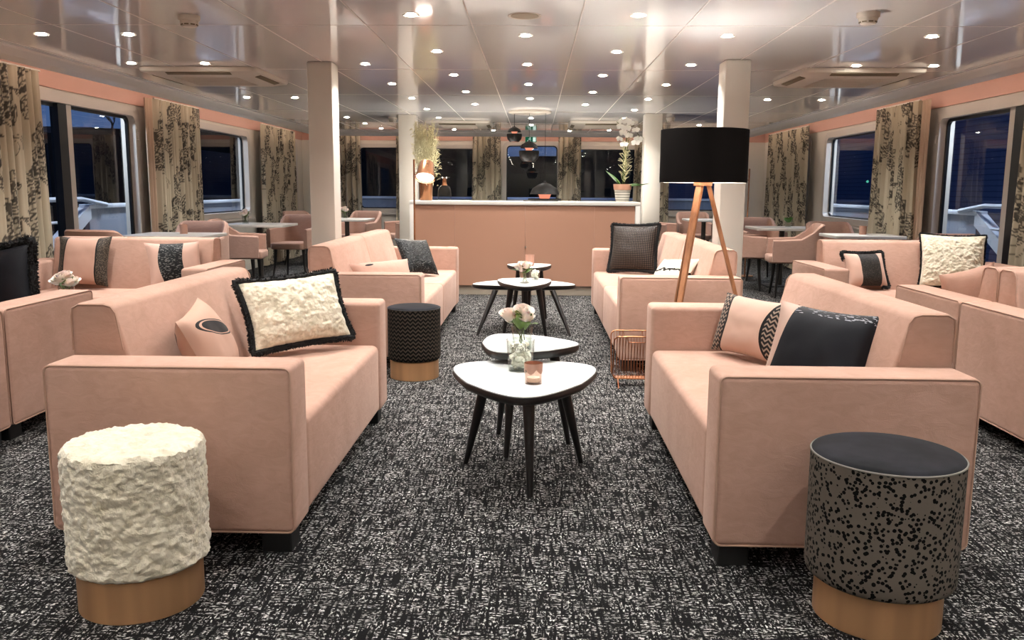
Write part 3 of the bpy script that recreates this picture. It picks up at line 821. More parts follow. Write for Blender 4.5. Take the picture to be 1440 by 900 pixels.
# ------------------------------------------------------------------ flowers and glasses
def rose_bm(bm, c, r, seed):
    rd = random.Random(seed); c = Vector(c)
    ax = Vector((rd.uniform(-.4, .4), rd.uniform(-.7, .1), 1)).normalized(); R = ax.to_track_quat('Z', 'Y').to_matrix()
    for layer, (nn, rad, op, hh) in enumerate(((3, .30, .15, .95), (4, .55, .35, .9), (5, .8, .6, .8), (6, 1.0, .95, .62))):
        for k in range(nn):
            a0 = 2*PI*k/nn+layer*.7+rd.uniform(-.15, .15); g_ = []
            for j in range(5):
                s = j/4
                row = []
                for i in range(5):
                    u = (i-2)/2; wd = (1.25*PI/nn)*(.55+.55*math.sin(min(1, s*1.15)*PI/2))
                    a = a0+u*wd*.9
                    rr_ = r*rad*(.25+.75*math.sin(s*PI/2)**.8)+r*op*.22*s**3*(1-.3*u*u)
                    z = r*(-.55+(hh+.45)*s-.18*s*u*u)-r*op*.18*s**4
                    row.append(bm.verts.new(c+R@Vector((rr_*math.cos(a), rr_*math.sin(a), z))))
                g_.append(row)
            for j in range(4):
                for i in range(4): bm.faces.new((g_[j][i], g_[j][i+1], g_[j+1][i+1], g_[j+1][i]))
def leaf_bm(bm, base, d, L, W, droop=.3, n=7):
    base = Vector(base); d = Vector(d).normalized(); side = d.cross(Vector((0, 0, 1)))
    side = side.normalized() if side.length > .05 else Vector((1, 0, 0)); rows_ = []
    for k in range(n+1):
        s = k/n; p = base+d*L*s+Vector((0, 0, -droop*L*s*s)); w_ = W*math.sin(PI*min(1, s*.92+.06))**.8/2
        rows_.append([bm.verts.new(p-side*w_), bm.verts.new(p+Vector((0, 0, -w_*.35))), bm.verts.new(p+side*w_)])
    for A, B in zip(rows_, rows_[1:]):
        for i in range(2): bm.faces.new((A[i], A[i+1], B[i+1], B[i]))
def tumbler(parent_name, label, cat, loc, r0, r1, h, mat, wall=.003, group=None):
    t = thing(parent_name, label, cat, loc, 0, group)
    obj('glass_wall', lathe([(.001, .0), (r0, .0), (r1, h), (r1-wall, h), (r0-wall, .008), (.001, .008)], 40, cap0=False, cap1=False), mat, t)
    return t
def bouquet(label, loc, r, h, spread, nroses, rr_, seed, col='petal', group=None):
    t = tumbler('flower_glass', label, 'flowers', loc, r*.82, r, h, MT['tumbler'], group=group)
    rd = random.Random(seed)
    bm = bmesh.new(); heads = []
    for k in range(nroses):
        a = 2*PI*k/nroses+rd.uniform(-.3, .3)
        q = Vector((math.cos(a)*spread*rd.uniform(.75, 1.1), math.sin(a)*spread*rd.uniform(.6, 1), h+rr_*rd.uniform(.5, 1.35))) if k else Vector((0, -.01, h+rr_*1.5))
        heads.append(q)
        add_tube(bm, [(math.cos(a+2)*r*.4, math.sin(a+2)*r*.4, .012), (q.x*.35, q.y*.35, h*.8), q], .002, 6)
    obj('stems', bm, MT['stem'], t)
    for k, q in enumerate(heads):
        bm = bmesh.new(); rose_bm(bm, q, rr_*rd.uniform(.85, 1.1), seed*10+k)
        obj('flower', bm, MT[col], t)
    bm = bmesh.new()
    for k in range(16):
        a = rd.uniform(0, 2*PI); leaf_bm(bm, (math.cos(a)*r*.4, math.sin(a)*r*.4, h*rd.uniform(.85, 1.05)), (math.cos(a), math.sin(a), rd.uniform(.3, 3.2)), rr_*rd.uniform(1.8, 2.9), rr_*.8)
    obj('leaves', bm, MT['leaf'], t)
    return t
bouquet('pink roses in a clear glass on the egg shaped coffee table', (-.052, 3.72, .505), .048, .10, .058, 5, .040, 3)
bouquet('pink roses in a small glass on the rear table cluster', (-.075, 6.72, .47), .045, .09, .05, 6, .036, 5)
bouquet('white flowers in a small glass between the left window sofas', (-2.95, 5.30, .45), .048, .125, .058, 7, .042, 6)
bouquet('pale flowers in a glass on the left window table by third curtain', (-3.62, 10.7, .745), .045, .10, .05, 6, .038, 8)
bouquet('white flowers on the far left window table', (-2.83, 12.78, .745), .045, .10, .05, 5, .036, 9)
t = tumbler('plant_glass', 'small green plant in a glass on the right window table', 'plant', (3.20, 11.0, .745), .035, .042, .07, MT['tumbler'])
bm = bmesh.new(); rd = random.Random(3)
for k in range(22):
    a = rd.uniform(0, 6.28); leaf_bm(bm, (math.cos(a)*.015, math.sin(a)*.015, .06), (math.cos(a), math.sin(a), rd.uniform(.6, 2.5)), rd.uniform(.06, .13), .035)
obj('leaves', bm, MT['leaf_dark'], t)

def shells(parent, r, h, n, seed, z0=.012):
    rd = random.Random(seed); bm = bmesh.new()
    for k in range(n):
        for _ in range(8):
            x, y, z = rd.uniform(-r, r), rd.uniform(-r, r), z0+rd.uniform(0, h)
            if x*x+y*y < (r*.84)**2: break
        else: continue
        s = rd.uniform(.010, .017)
        M = Matrix.Translation((x*.9, y*.9, z+s*.4)) @ Euler((rd.uniform(0, 3), rd.uniform(0, 3), 0)).to_matrix().to_4x4() @ Matrix.Diagonal((1, .8, .55, 1))
        bmesh.ops.create_icosphere(bm, subdivisions=1, radius=s, matrix=M)
    return obj('shells', bm, MT['shell'], parent)
def with_kind(o): o['kind'] = 'stuff'; return o
jar = tumbler('shell_jar', 'clear glass jar of white shells with script on large near table', 'jar', (-.055, 3.52, .45), .050, .060, .13, MT['tumbler'])
with_kind(shells(jar, .048, .095, 130, 4))
# two lines of looping handwriting on the glass
bm = bmesh.new()
for row, (zc, a0, a1, nl) in enumerate(((.112, -.75, .55, 5), (.098, -.6, .7, 7))):
    pts = []
    for k in range(nl*14):
        s = k/(nl*14-1); ph = s*nl*2*PI
        a = a0+(a1-a0)*s+.055*math.cos(ph); z = zc+.0055*math.sin(ph)*(1+.7*math.sin(s*9+row))
        rj = .050+(z/.13)*.010+.0012
        pts.append((rj*math.sin(a), -rj*math.cos(a), z))
    add_tube(bm, pts, .0009, 5)
obj('script', bm, MT['ink'], jar)
def votive(label, loc, r, h, glassmat='rose_glass', band=True, fill=None):
    t = tumbler('tealight_glass', label, 'candle holder', loc, r*.92, r, h, MT[glassmat], .003, 'tealight glasses')
    if band:
        pts = []
        bm = bmesh.new(); n = 40; rt = r+.0008
        A = [bm.verts.new((rt*math.cos(2*PI*k/n), rt*math.sin(2*PI*k/n), h)) for k in range(n)]
        B = [bm.verts.new(((rt-.0008)*math.cos(2*PI*k/n), (rt-.0008)*math.sin(2*PI*k/n), h*(.72-.22*abs(math.sin(2*PI*k/n*2.5))))) for k in range(n)]
        for k in range(n): bm.faces.new((A[k], A[(k+1) % n], B[(k+1) % n], B[k]))
        obj('copper_band', bm, MT['rose_band'], t)
    obj('candle', lathe([(.001, .0085), (r*.7, .0085), (r*.7, h*.3), (.001, h*.3)], 24, cap0=False, cap1=False), MT['shell'], t)
    return t
votive('rose tinted tealight glass at the front of the large near table', (.0, 3.275, .45), .036, .082)
v2 = tumbler('shell_jar', 'small clear glass of white shells behind the rear roses', 'jar', (.005, 6.93, .47), .034, .040, .085, MT['tumbler']); with_kind(shells(v2, .033, .06, 50, 6))
votive('copper candle glass on the back table of the rear cluster', (-.045, 7.80, .51), .042, .10, 'rose_band', False)
votive('copper candle glass on the left window table by second curtain', (-3.42, 8.3, .745), .04, .09, 'rose_band', False)
votive('copper candle glass on the right window table by the curtain', (3.50, 9.3, .745), .04, .09, 'rose_band', False)
votive('copper candle glass on the coffee table between right sofas', (2.70, 5.9, .45), .04, .09, 'rose_band', False)

# ------------------------------------------------------------------ tripod floor lamp
t = thing('floor_lamp', 'tripod floor lamp with black drum shade and wooden legs', 'lamp', (.98, 5.12, 0))
for a in (-6, 112, 232):
    a = math.radians(a); R = Matrix.Rotation(a, 4, 'Z')
    top = Vector((.028, 0, 1.245)); bot = Vector((.385, 0, 0)); bm = bmesh.new()
    wv_, tv = .019, .013
    lo = [bm.verts.new(R @ Vector((bot.x+dx*tv*.8, dy*wv_*.75, 0))) for dx, dy in ((-1, -1), (1, -1), (1, 1), (-1, 1))]
    hi = [bm.verts.new(R @ Vector((top.x+dx*tv, dy*wv_, top.z))) for dx, dy in ((-1, -1), (1, -1), (1, 1), (-1, 1))]
    fs = [bm.faces.new(lo[::-1]), bm.faces.new(hi)]+[bm.faces.new((lo[i], lo[(i+1) % 4], hi[(i+1) % 4], hi[i])) for i in range(4)]
    bmesh.ops.recalc_face_normals(bm, faces=fs)
    bmesh.ops.bevel(bm, geom=list(bm.edges), offset=.003, segments=2, affect='EDGES')
    lg = obj('leg', bm, MT['wood'], t)
obj('hub', lathe([(.02, 1.225), (.055, 1.225), (.055, 1.262), (.02, 1.262)], 28), MT['wood'], t)
obj('socket', lathe([(.018, 1.262), (.018, 1.32), (.014, 1.325)], 20), MT['black_foot'], t)
obj('bulb', lathe([(.012, 1.325), (.022, 1.345), (.03, 1.375), (.026, 1.40), (.012, 1.415), (.001, 1.418)], 20, cap1=False), MT['bulb'], t)
SH = .252
sh = obj('lamp_shade', lathe([(SH-.003, 1.243), (SH, 1.243), (SH, 1.545), (SH-.003, 1.545)], 72, cap0=False, cap1=False), MT['shade_black'], t)
obj('shade_lining', lathe([(SH-.004, 1.5445), (SH-.004, 1.2435)], 72, cap0=False, cap1=False), MT['shade_inner'], sh)
bm = bmesh.new()
for k in range(3):
    a = 2*PI*k/3+.4; add_tube(bm, [(.014*math.cos(a), .014*math.sin(a), 1.30), ((SH-.005)*math.cos(a), (SH-.005)*math.sin(a), 1.30)], .003, 6)
obj('shade_ring', bm, MT['black_foot'], t)
l = bpy.data.lights.new('lamp_bulb', 'POINT'); l.energy = 24; l.color = (1., .95, .90); l.shadow_soft_size = .04
o = bpy.data.objects.new('lamp_light', l); C.objects.link(o); o.parent = t; o.location = (0, 0, 1.45)

lamp0 = t; l_near = l.copy(); l_near.energy = 105  # stronger bulb for lamp copies added out of view as ceiling uplights
for k, (x_, y_) in enumerate(((-2.6, -.6), (2.5, -.5), (0., -1.9))):
    c = copy_tree(lamp0); c.location = (x_, y_, 0)
    for ch in c.children:
        if ch.type == 'LIGHT': ch.data = l_near
    rename(c, 'unseen tripod lamp added behind the camera to brighten the ceiling', 'added lamps behind the camera')
# ------------------------------------------------------------------ magazine rack of copper wire
t = thing('magazine_rack', 'copper wire magazine rack beside the rear right sofa', 'rack', (.62, 5.22, 0), 0)
def wire_panel(y0, y1, w0, z0, z1):
    bm = bmesh.new()
    def P(u, s): return (u, y0+(y1-y0)*s, z0+(z1-z0)*s)
    loop = [(a, b) for a, b in rrect(-w0, w0, 0, 1, .0001, 1)]
    o = rrect(-w0, w0, z0, z1, .03, 5)
    add_tube(bm, [P(a, (b-z0)/(z1-z0)) for a, b in o], .004, 8, True)
    n = 15
    for k in range(1, n):
        u = -w0+2*w0*k/n; add_tube(bm, [P(u, .01), P(u, .99 if abs(u) > .055 else .86)], .0022, 6)
    add_tube(bm, [P(-.06, .99), P(-.05, .87), P(.05, .87), P(.06, .99)], .003, 6)
    return bm
obj('wire_panel', wire_panel(-.03, -.12, .135, .05, .325), MT['copper_wire'], t)
obj('wire_panel', wire_panel(.03, .12, .135, .05, .325), MT['copper_wire'], t)
obj('tray', box(-.12, .12, -.035, .035, .047, .051), MT['copper_wire'], t)
for s in (-1, 1):
    obj('foot', tube([(s*.10, -.10, .004), (s*.10, -.03, .05), (s*.10, .03, .05), (s*.10, .10, .004)], .004, 8), MT['copper_wire'], t)

# ------------------------------------------------------------------ bar
BX0, BX1, BY0, BY1, BZ = -1.415, 1.175, 9.72, 10.32, 1.062
t = thing('bar_counter', 'rose fronted bar counter with white top between the rear sofas', 'bar', (0, 0, 0))
obj('countertop', box(BX0, BX1, BY0-.02, BY1, BZ-.042, BZ, .003), MT['bar_white'], t)
obj('end_panel', box(BX0, BX0+.055, BY0-.02, BY1, 0, BZ-.0425, .003), MT['bar_white'], t)
obj('end_panel', box(BX1-.055, BX1, BY0-.02, BY1, 0, BZ-.0425, .003), MT['bar_white'], t)
obj('kickboard', box(BX0+.056, BX1-.056, BY0+.03, BY0+.05, 0, .105), MT['kick'], t)
obj('carcass', box(BX0+.056, BX1-.056, BY0+.0225, BY1, .106, BZ-.043), MT['cream'], t)
ed = [BX0+.057, -.905, -.112, .667, BX1-.057]
for a, b in zip(ed, ed[1:]):
    p = obj('front_panel', box(a+.0007, b-.0007, BY0, BY0+.022, .108, BZ-.044, .0015, 1), MT['bar_pink'], t)
lk = obj('lock', lathe([(.001, 0), (.011, 0), (.011, .005), (.001, .005)], 20, cap0=False, cap1=False, M=Matrix.Translation((-.105, BY0-.0005, .55)) @ Matrix.Rotation(PI/2, 4, 'X')), plain('steel lock', 'b8b2a8', .3, 1.), t)

# unseen uplights added behind the bar to brighten the ceiling
for k in range(2):
    l = bpy.data.lights.new('bar_added_uplight', 'AREA'); l.shape = 'RECTANGLE'; l.size = 1.1; l.size_y = .3; l.energy = 24; l.color = (1., .92, .83)
    o = bpy.data.objects.new('bar_added_uplight', l); C.objects.link(o); o.location = (-.75+1.3*k, 10.75, .80); o.rotation_euler = (PI, 0, 0)
# copper vase with dried grasses
t = thing('grass_vase', 'copper vase of dried grasses on the left end of the bar', 'vase', (-1.265, 10.0, BZ))
obj('vase', lathe([(.001, 0), (.068, 0), (.074, .01), (.082, .30), (.084, .31), (.078, .31), (.07, .02), (.001, .015)], 40, cap0=False, cap1=False), MT['copper'], t)
rd = random.Random(12); bm = bmesh.new(); bm2 = bmesh.new()
for k in range(260):
    a = rd.uniform(0, 2*PI); s = rd.uniform(0, 1)**.5; hgt = rd.uniform(.42, .90)
    x, y = math.cos(a)*.05*s, math.sin(a)*.05*s
    sw = rd.uniform(.04, .13); cu = rd.uniform(-2, 2)
    pts = [(x, y, .25)]+[(x+math.cos(a+cu*q)*sw*q*(1.0), y+math.sin(a+cu*q)*sw*q, .25+(hgt-.25)*q) for q in (.35, .7, 1)]
    add_tube(bm, pts, .0022, 4)
    if k % 2 == 0:
        b0 = Vector(pts[-1])
        for _ in range(7):
            d = Vector((rd.uniform(-1, 1), rd.uniform(-1, 1), rd.uniform(-.6, .9))).normalized()*.045
            p0 = b0-Vector((0, 0, rd.uniform(0, .28))); add_tube(bm, [p0, p0+d*.6+Vector((0, 0, .01)), p0+d], .0028, 4)
for k in range(14):
    a = rd.uniform(0, 6.28); leaf_bm(bm2, (math.cos(a)*.05, math.sin(a)*.05, .29), (math.cos(a), math.sin(a), rd.uniform(-.1, 1.2)), rd.uniform(.07, .13), .035)
obj('grasses', bm, MT['dry'], t)['kind'] = 'stuff'
obj('leaves', bm2, MT['leaf_dark'], t)
# glass bottle vase
t = thing('glass_vase', 'clear glass bottle vase with copper neck on the bar', 'vase', (-1.05, 10.0, BZ))
obj('bottle', lathe([(.001, 0), (.06, 0), (.075, .012), (.078, .06), (.076, .12), (.06, .155), (.03, .175), (.024, .19)], 40, cap0=False, cap1=False), MT['tumbler'], t)
obj('neck', lathe([(.034, .172), (.025, .19), (.022, .225), (.024, .25)], 32, cap0=False, cap1=False), MT['copper'], t)
obj('rim', lathe([(.024, .25), (.05, .262), (.066, .264), (.066, .267), (.024, .255)], 32, cap0=False, cap1=False), MT['tumbler'], t)
# orchid
t = thing('potted_orchid', 'white orchid in a striped pot on the right end of the bar', 'plant', (1.0, 10.0, BZ))
obj('pot', lathe([(.001, 0), (.076, 0), (.083, .06), (.094, .14), (.096, .15)], 40, cap0=False, cap1=False), MT['pot'], t)
obj('pot_rim', lathe([(.0955, .135), (.1, .137), (.107, .195), (.106, .20), (.096, .20), (.09, .15)], 40, cap0=False, cap1=False), MT['terracotta'], t)
obj('soil', lathe([(.001, .185), (.095, .185)], 30, cap0=False, cap1=False), plain('dark bark', '3a2d22', .9), t)
for d, L, W, dr in (((-.8, -.3, .95), .28, .085, .15), ((-.5, .2, .8), .24, .08, .25), ((1, -.1, .12), .27, .085, -.0), ((.8, .4, .3), .22, .08, .2), ((.9, -.5, .25), .2, .075, .2)):
    bm = bmesh.new(); leaf_bm(bm, (d[0]*.03, d[1]*.03, .18), d, L, W, dr, 9); obj('leaf', bm, MT['leaf_dark'], t)
bm = bmesh.new()
stk = [[(0, 0, .18), (.02, .01, .45), (.03, .02, .72), (-.02, 0, .84), (-.09, -.02, .90)], [(.02, 0, .18), (.03, -.02, .5), (.06, -.02, .78), (.10, -.02, .86), (.19, -.03, .70), (.22, -.03, .72)], [(0, .01, .18), (0, .0, .5), (.05, 0, .8), (.06, 0, .94)]]
for p in stk: add_tube(bm, p, .004, 6)
obj('stems', bm, MT['stem'], t)
rd = random.Random(5)
def orchid_flower(c, r, tilt):
    bm = bmesh.new(); R = Euler((PI/2+tilt, 0, rd.uniform(-.5, .5))).to_matrix(); c = Vector(c)
    for k, (a, L, W) in enumerate(((90, 1., .7), (210, 1., .7), (330, 1., .7), (10, 1.05, 1.15), (170, 1.05, 1.15))):
        a = math.radians(a); d = Vector((math.cos(a), math.sin(a), .12)); s = Vector((-math.sin(a), math.cos(a), 0)); rows_ = []
        for q in range(6):
            f = q/5; w_ = r*W*math.sin(PI*min(.97, f*.86+.1))*.5; p = d*r*L*f+Vector((0, 0, .002*k))
            rows_.append([bm.verts.new(c+R@(p-s*w_)), bm.verts.new(c+R@(p+Vector((0, 0, .12*w_)))), bm.verts.new(c+R@(p+s*w_))])
        for A, B in zip(rows_, rows_[1:]):
            for i in range(2): bm.faces.new((A[i], A[i+1], B[i+1], B[i]))
    bmesh.ops.create_icosphere(bm, subdivisions=1, radius=r*.16, matrix=Matrix.Translation(c+R@Vector((0, 0, r*.1))))
    return bm
for c in ((-.05, -.03, .84), (-.02, -.05, .77), (-.06, -.05, .70), (.03, -.05, .82), (.05, -.04, .74), (.0, -.06, .64), (-.03, -.02, .9), (.07, -.04, .88), (.13, -.05, .80), (.13, -.06, .66), (.16, -.03, .70), (.02, -.05, .9)):
    obj('flower', orchid_flower(c, rd.uniform(.042, .054), rd.uniform(-.65, -.2)), MT['petal_white'], t)
bm = bmesh.new()
for k in range(70):
    z = rd.uniform(.22, .66); a = rd.uniform(0, 6.28); L = rd.uniform(.05, .11)
    p = Vector((.02, 0, z)); q = p+Vector((math.cos(a)*L*.5, math.sin(a)*L*.5, L*.5)); add_tube(bm, [p, q, q+Vector((math.cos(a+1)*L*.5, math.sin(a+1)*L*.5, rd.uniform(-.02, .05)))], .003, 4)
obj('moss_twigs', bm, MT['dry'], t)['kind'] = 'stuff'
t = tag(obj('tray', box(-.14, .26, 9.9, 10.08, BZ+.0005, BZ+.010, .003), MT['black_foot']), 'thin dark tray on the bar under the lowest pendant', 'tray')

# ------------------------------------------------------------------ pendants
t = tag(obj('ceiling_rose', lathe([(.001, -.028), (.235, -.028), (.262, -.02), (.266, -.0), (.001, -.0)], 56, cap0=False, cap1=False), MT['ac'], loc=(-.08, 10.9, ZC-.001)), 'flat round white canopy on the ceiling holding the pendants', 'ceiling canopy')
def pendant(label, x, y, zt, r):
    p = thing('pendant_lamp', label, 'pendant lamp', (x, y, 0), 0, 'black pendants over the bar')
    s = r/.1
    obj('cable', tube([(0, 0, ZC-.0305), (0, 0, zt-.001)], .003, 6), MT['pendant_black'], p)
    z = zt
    obj('upper_dome', lathe([(.006*s, z), (.012*s, z-.012*s), (.035*s, z-.02*s), (.074*s, z-.045*s), (.090*s, z-.080*s), (.087*s, z-.080*s), (.070*s, z-.048*s), (.02*s, z-.03*s)], 40, cap0=False, cap1=False), MT['pendant_black'], p)
    obj('light_cup', lathe([(.060*s, z-.062*s), (.036*s, z-.085*s), (.028*s, z-.11*s), (.030*s, z-.125*s)], 32, cap1=False), MT['pendant_glow'], p)
    obj('lower_bowl', lathe([(.10*s, z-.105*s), (.102*s, z-.125*s), (.092*s, z-.175*s), (.06*s, z-.21*s), (.055*s, z-.205*s), (.088*s, z-.17*s), (.096*s, z-.125*s), (.03*s, z-.118*s)], 40, cap0=False, cap1=False), MT['pendant_black'], p)
    obj('bottom_glow', lathe([(.001, z-.207*s), (.056*s, z-.207*s)], 24, cap0=False, cap1=False), MT['pendant_glow'], p)
    l = bpy.data.lights.new('pendant_bulb', 'POINT'); l.energy = 1.5; l.color = (1., .55, .35); l.shadow_soft_size = .02
    o = bpy.data.objects.new('lamp_light', l); C.objects.link(o); o.parent = p; o.location = (0, 0, z-.16*s)
pendant('small highest black pendant lamp over the bar, leftmost of three', -.27, 10.9, 1.975, .094)
pendant('black two tier pendant lamp over the bar, middle of three', -.085, 10.85, 1.80, .125)
pendant('largest lowest black pendant lamp hanging just above the bar tray', .115, 10.8, 1.30, .205)

# ------------------------------------------------------------------ copper reading lamps
def reading_lamp(label, x, y, s, a_tilt, off=.138):
    t = thing('reading_lamp', label, 'lamp', (x, y, 0), 0, 'copper reading floor lamps')
    obj('base_plate', lathe([(.001, 0), (.12, 0), (.122, .006), (.118, .012), (.001, .012)], 40, cap0=False, cap1=False), MT['copper'], t)
    obj('pole', tube([(0, 0, .012), (0, 0, 1.50)], .0095, 12), MT['copper'], t)
    obj('arm', tube([(0, 0, 1.345), (s*(off-.078), 0, 1.345)], .006, 8), MT['copper'], t)
    M = Matrix.Translation((s*off, 0, 1.46)) @ Matrix.Rotation(s*a_tilt, 4, 'Y') @ Matrix.Rotation(-.55 if True else 0, 4, 'X')
    sh_ = obj('lamp_shade', lathe([(.001, .0), (.072, .0), (.076, -.006), (.104, -.185), (.1025, -.185), (.0745, -.008), (.001, -.003)], 40, cap0=False, cap1=False, M=M), MT['copper'], t)
    obj('bulb', lathe([(.001, -.168), (.09, -.168), (.09, -.17), (.001, -.172)], 30, cap0=False, cap1=False, M=M), emit('reading lamp glow', (1., .93, .84), 12), sh_)
    l = bpy.data.lights.new('reading_bulb', 'SPOT'); l.energy = 14; l.color = (1., .86, .7); l.spot_size = 2.1; l.spot_blend = .6; l.shadow_soft_size = .06
    o = bpy.data.objects.new('lamp_light', l); C.objects.link(o); o.parent = t; o.matrix_local = M @ Matrix.Translation((0, 0, -.18))
reading_lamp('copper reading lamp with lit conical shade at the left end of bar', -1.29, 9.2, 1, 0.06)
reading_lamp('copper reading lamp by the right windows, shade hidden by black drum shade', 2.97, 12.18, -1, 0., .24)

# ------------------------------------------------------------------ dining chairs and tables
def tub_chair():
    t = thing('tub_chair', '', 'chair')
    W, Dp = .28, .27
    plan = [(-W, -Dp)]+[(-W, -Dp+.1*k) for k in (1, 2, 3)]
    arc = [(-W+.11-.11*math.cos(math.radians(a)), Dp-.11+.11*math.sin(math.radians(a))) for a in (15, 35, 55, 75, 90)]
    plan = plan[:4]+[(-W, Dp-.13)]+arc+[(-.07, Dp+.004), (0, Dp+.006)]
    full = plan+[(-x_, y_) for x_, y_ in plan[-2::-1]]
    bm = bmesh.new(); th = .05; rows_ = []
    N = len(full)
    for k, (x_, y_) in enumerate(full):
        a = full[max(k-1, 0)]; b = full[min(k+1, N-1)]; d = Vector((b[0]-a[0], b[1]-a[1], 0)).normalized(); nin = Vector((d.y, -d.x, 0))
        s = (y_+Dp)/(2*Dp); s = max(0, min(1, s))
        top = .655+.025*s if s < .55 else .669+(.835-.669)*(1-math.cos((s-.55)/.45*PI))/2
        flare = .02*max(0, (s-.5)*2)
        p = Vector((x_, y_, 0)); q = p+nin*th
        o_ = Vector((0, flare, 0))
        rows_.append([bm.verts.new(v) for v in (p+Vector((0, 0, .41)), p+o_*.6+Vector((0, 0, top-.10)), p+o_+Vector((0, 0, top-.014)), p+o_+nin*.012+Vector((0, 0, top)), q+o_-nin*.012+Vector((0, 0, top)), q+o_+Vector((0, 0, top-.014)), q+o_*.6+Vector((0, 0, top-.10)), q+Vector((0, 0, .41)))])
    for A, B in zip(rows_, rows_[1:]):
        for i in range(8): bm.faces.new((A[i], A[(i+1) % 8], B[(i+1) % 8], B[i]))
    bm.faces.new(rows_[0][::-1]); bm.faces.new(rows_[-1]); bmesh.ops.recalc_face_normals(bm, faces=bm.faces)
    obj('backrest', bm, MT['velvet_chair'], t)
    obj('seat', prism(rrect(-W+.052, W-.052, -Dp-.03, Dp-.055, .045, 5), .39, .475, 'z', .018, 3), MT['velvet_chair'], t)
    for sx_ in (-1, 1):
        for sy in (-1, 1):
            bm = bmesh.new(); add_tube(bm, [(sx_*(W-.045), sy*(Dp-.05)+(.03 if sy > 0 else 0), .0), (sx_*(W-.075), sy*(Dp-.07), .2), (sx_*(W-.085), sy*(Dp-.08), .388)], .013, 10, r2=.023)
            for v in bm.verts:
                if v.co.z < .01: v.co.z = 0
            obj('leg', bm, MT['black_wood'], t)
    return t
ch0 = tub_chair(); fc = [True]
def chair(label, x, y, face_deg):
    """face_deg: compass of the seat front, 0 = toward the viewer (-Y), 90 = +X"""
    o = ch0 if fc[0] else copy_tree(ch0); fc[0] = False
    o.location = (x, y, 0); o.rotation_euler = (0, 0, math.radians(face_deg)); rename(o, label, 'pink tub chairs at the window tables')
chair('pink tub chair behind left window table with copper candle', -3.57, 8.98, 0)
chair('pink tub chair with its back to viewer before left table with pale flowers', -3.42, 9.83, 98)
chair('pink tub chair behind left window table with pale flowers, black legs showing', -3.22, 11.48, -8)
chair('pink tub chair behind the far left window table', -2.78, 13.62, -20)
chair('pink tub chair partly hidden behind the second left column', -2.10, 13.95, -60)
chair('dark pink tub chair seen just left of the nearest left column', -3.55, 13.3, 60)
chair('pink tub chair peeking over the left sofa beside the glass door', -3.70, 7.40, 170)
chair('pink tub chair behind right window table with green plant', 3.05, 11.78, 6)
chair('pink tub chair at left side of right table with green plant, black legs visible', 2.56, 10.62, 75)
chair('pink tub chair behind right window table with copper candle', 3.55, 10.33, 0)
chair('pink tub chair turned sideways beside right table with copper candle', 2.965, 9.90, -98)
chair('pink tub chair behind the far right window table', 2.66, 14.5, 0)
chair('pink tub chair right of the second right column', 1.98, 14.2, 62)
chair('pink tub chair peeking over the right sofa beside the glass door', 3.66, 8.0, 185)
def window_table(label, x, y, wx, wy, first=None):
    t = thing('window_table', label, 'table', (x, y, 0), 0, 'window side tables')
    obj('tabletop', prism(rrect(-wx/2, wx/2, -wy/2, wy/2, .05, 5), .715, .745, 'z', .004, 2), MT['table_grey'], t)
    obj('pedestal', lathe([(.035, .016), (.035, .70), (.09, .71), (.09, .7145)], 24), plain('grey steel pedestal', '57534e', .35, .8), t)
    obj('base_plate', box(-.2, .2, -.2, .2, 0, .0155, .004), MT['black_foot'], t)
window_table('grey topped window table left, copper candle on it', -3.47, 8.22, .78, .72)
window_table('grey topped window table left, pale flowers on it', -3.45, 10.70, .80, .72)
window_table('grey topped far left window table, white flowers on it', -2.80, 12.78, .72, .7)
window_table('grey topped window table right, green plant on it', 3.12, 10.98, .78, .72)
window_table('grey topped window table right, copper candle on it', 3.46, 9.22, .72, .62)
window_table('grey topped far right window table, nothing on it', 2.68, 13.8, .6, .66)

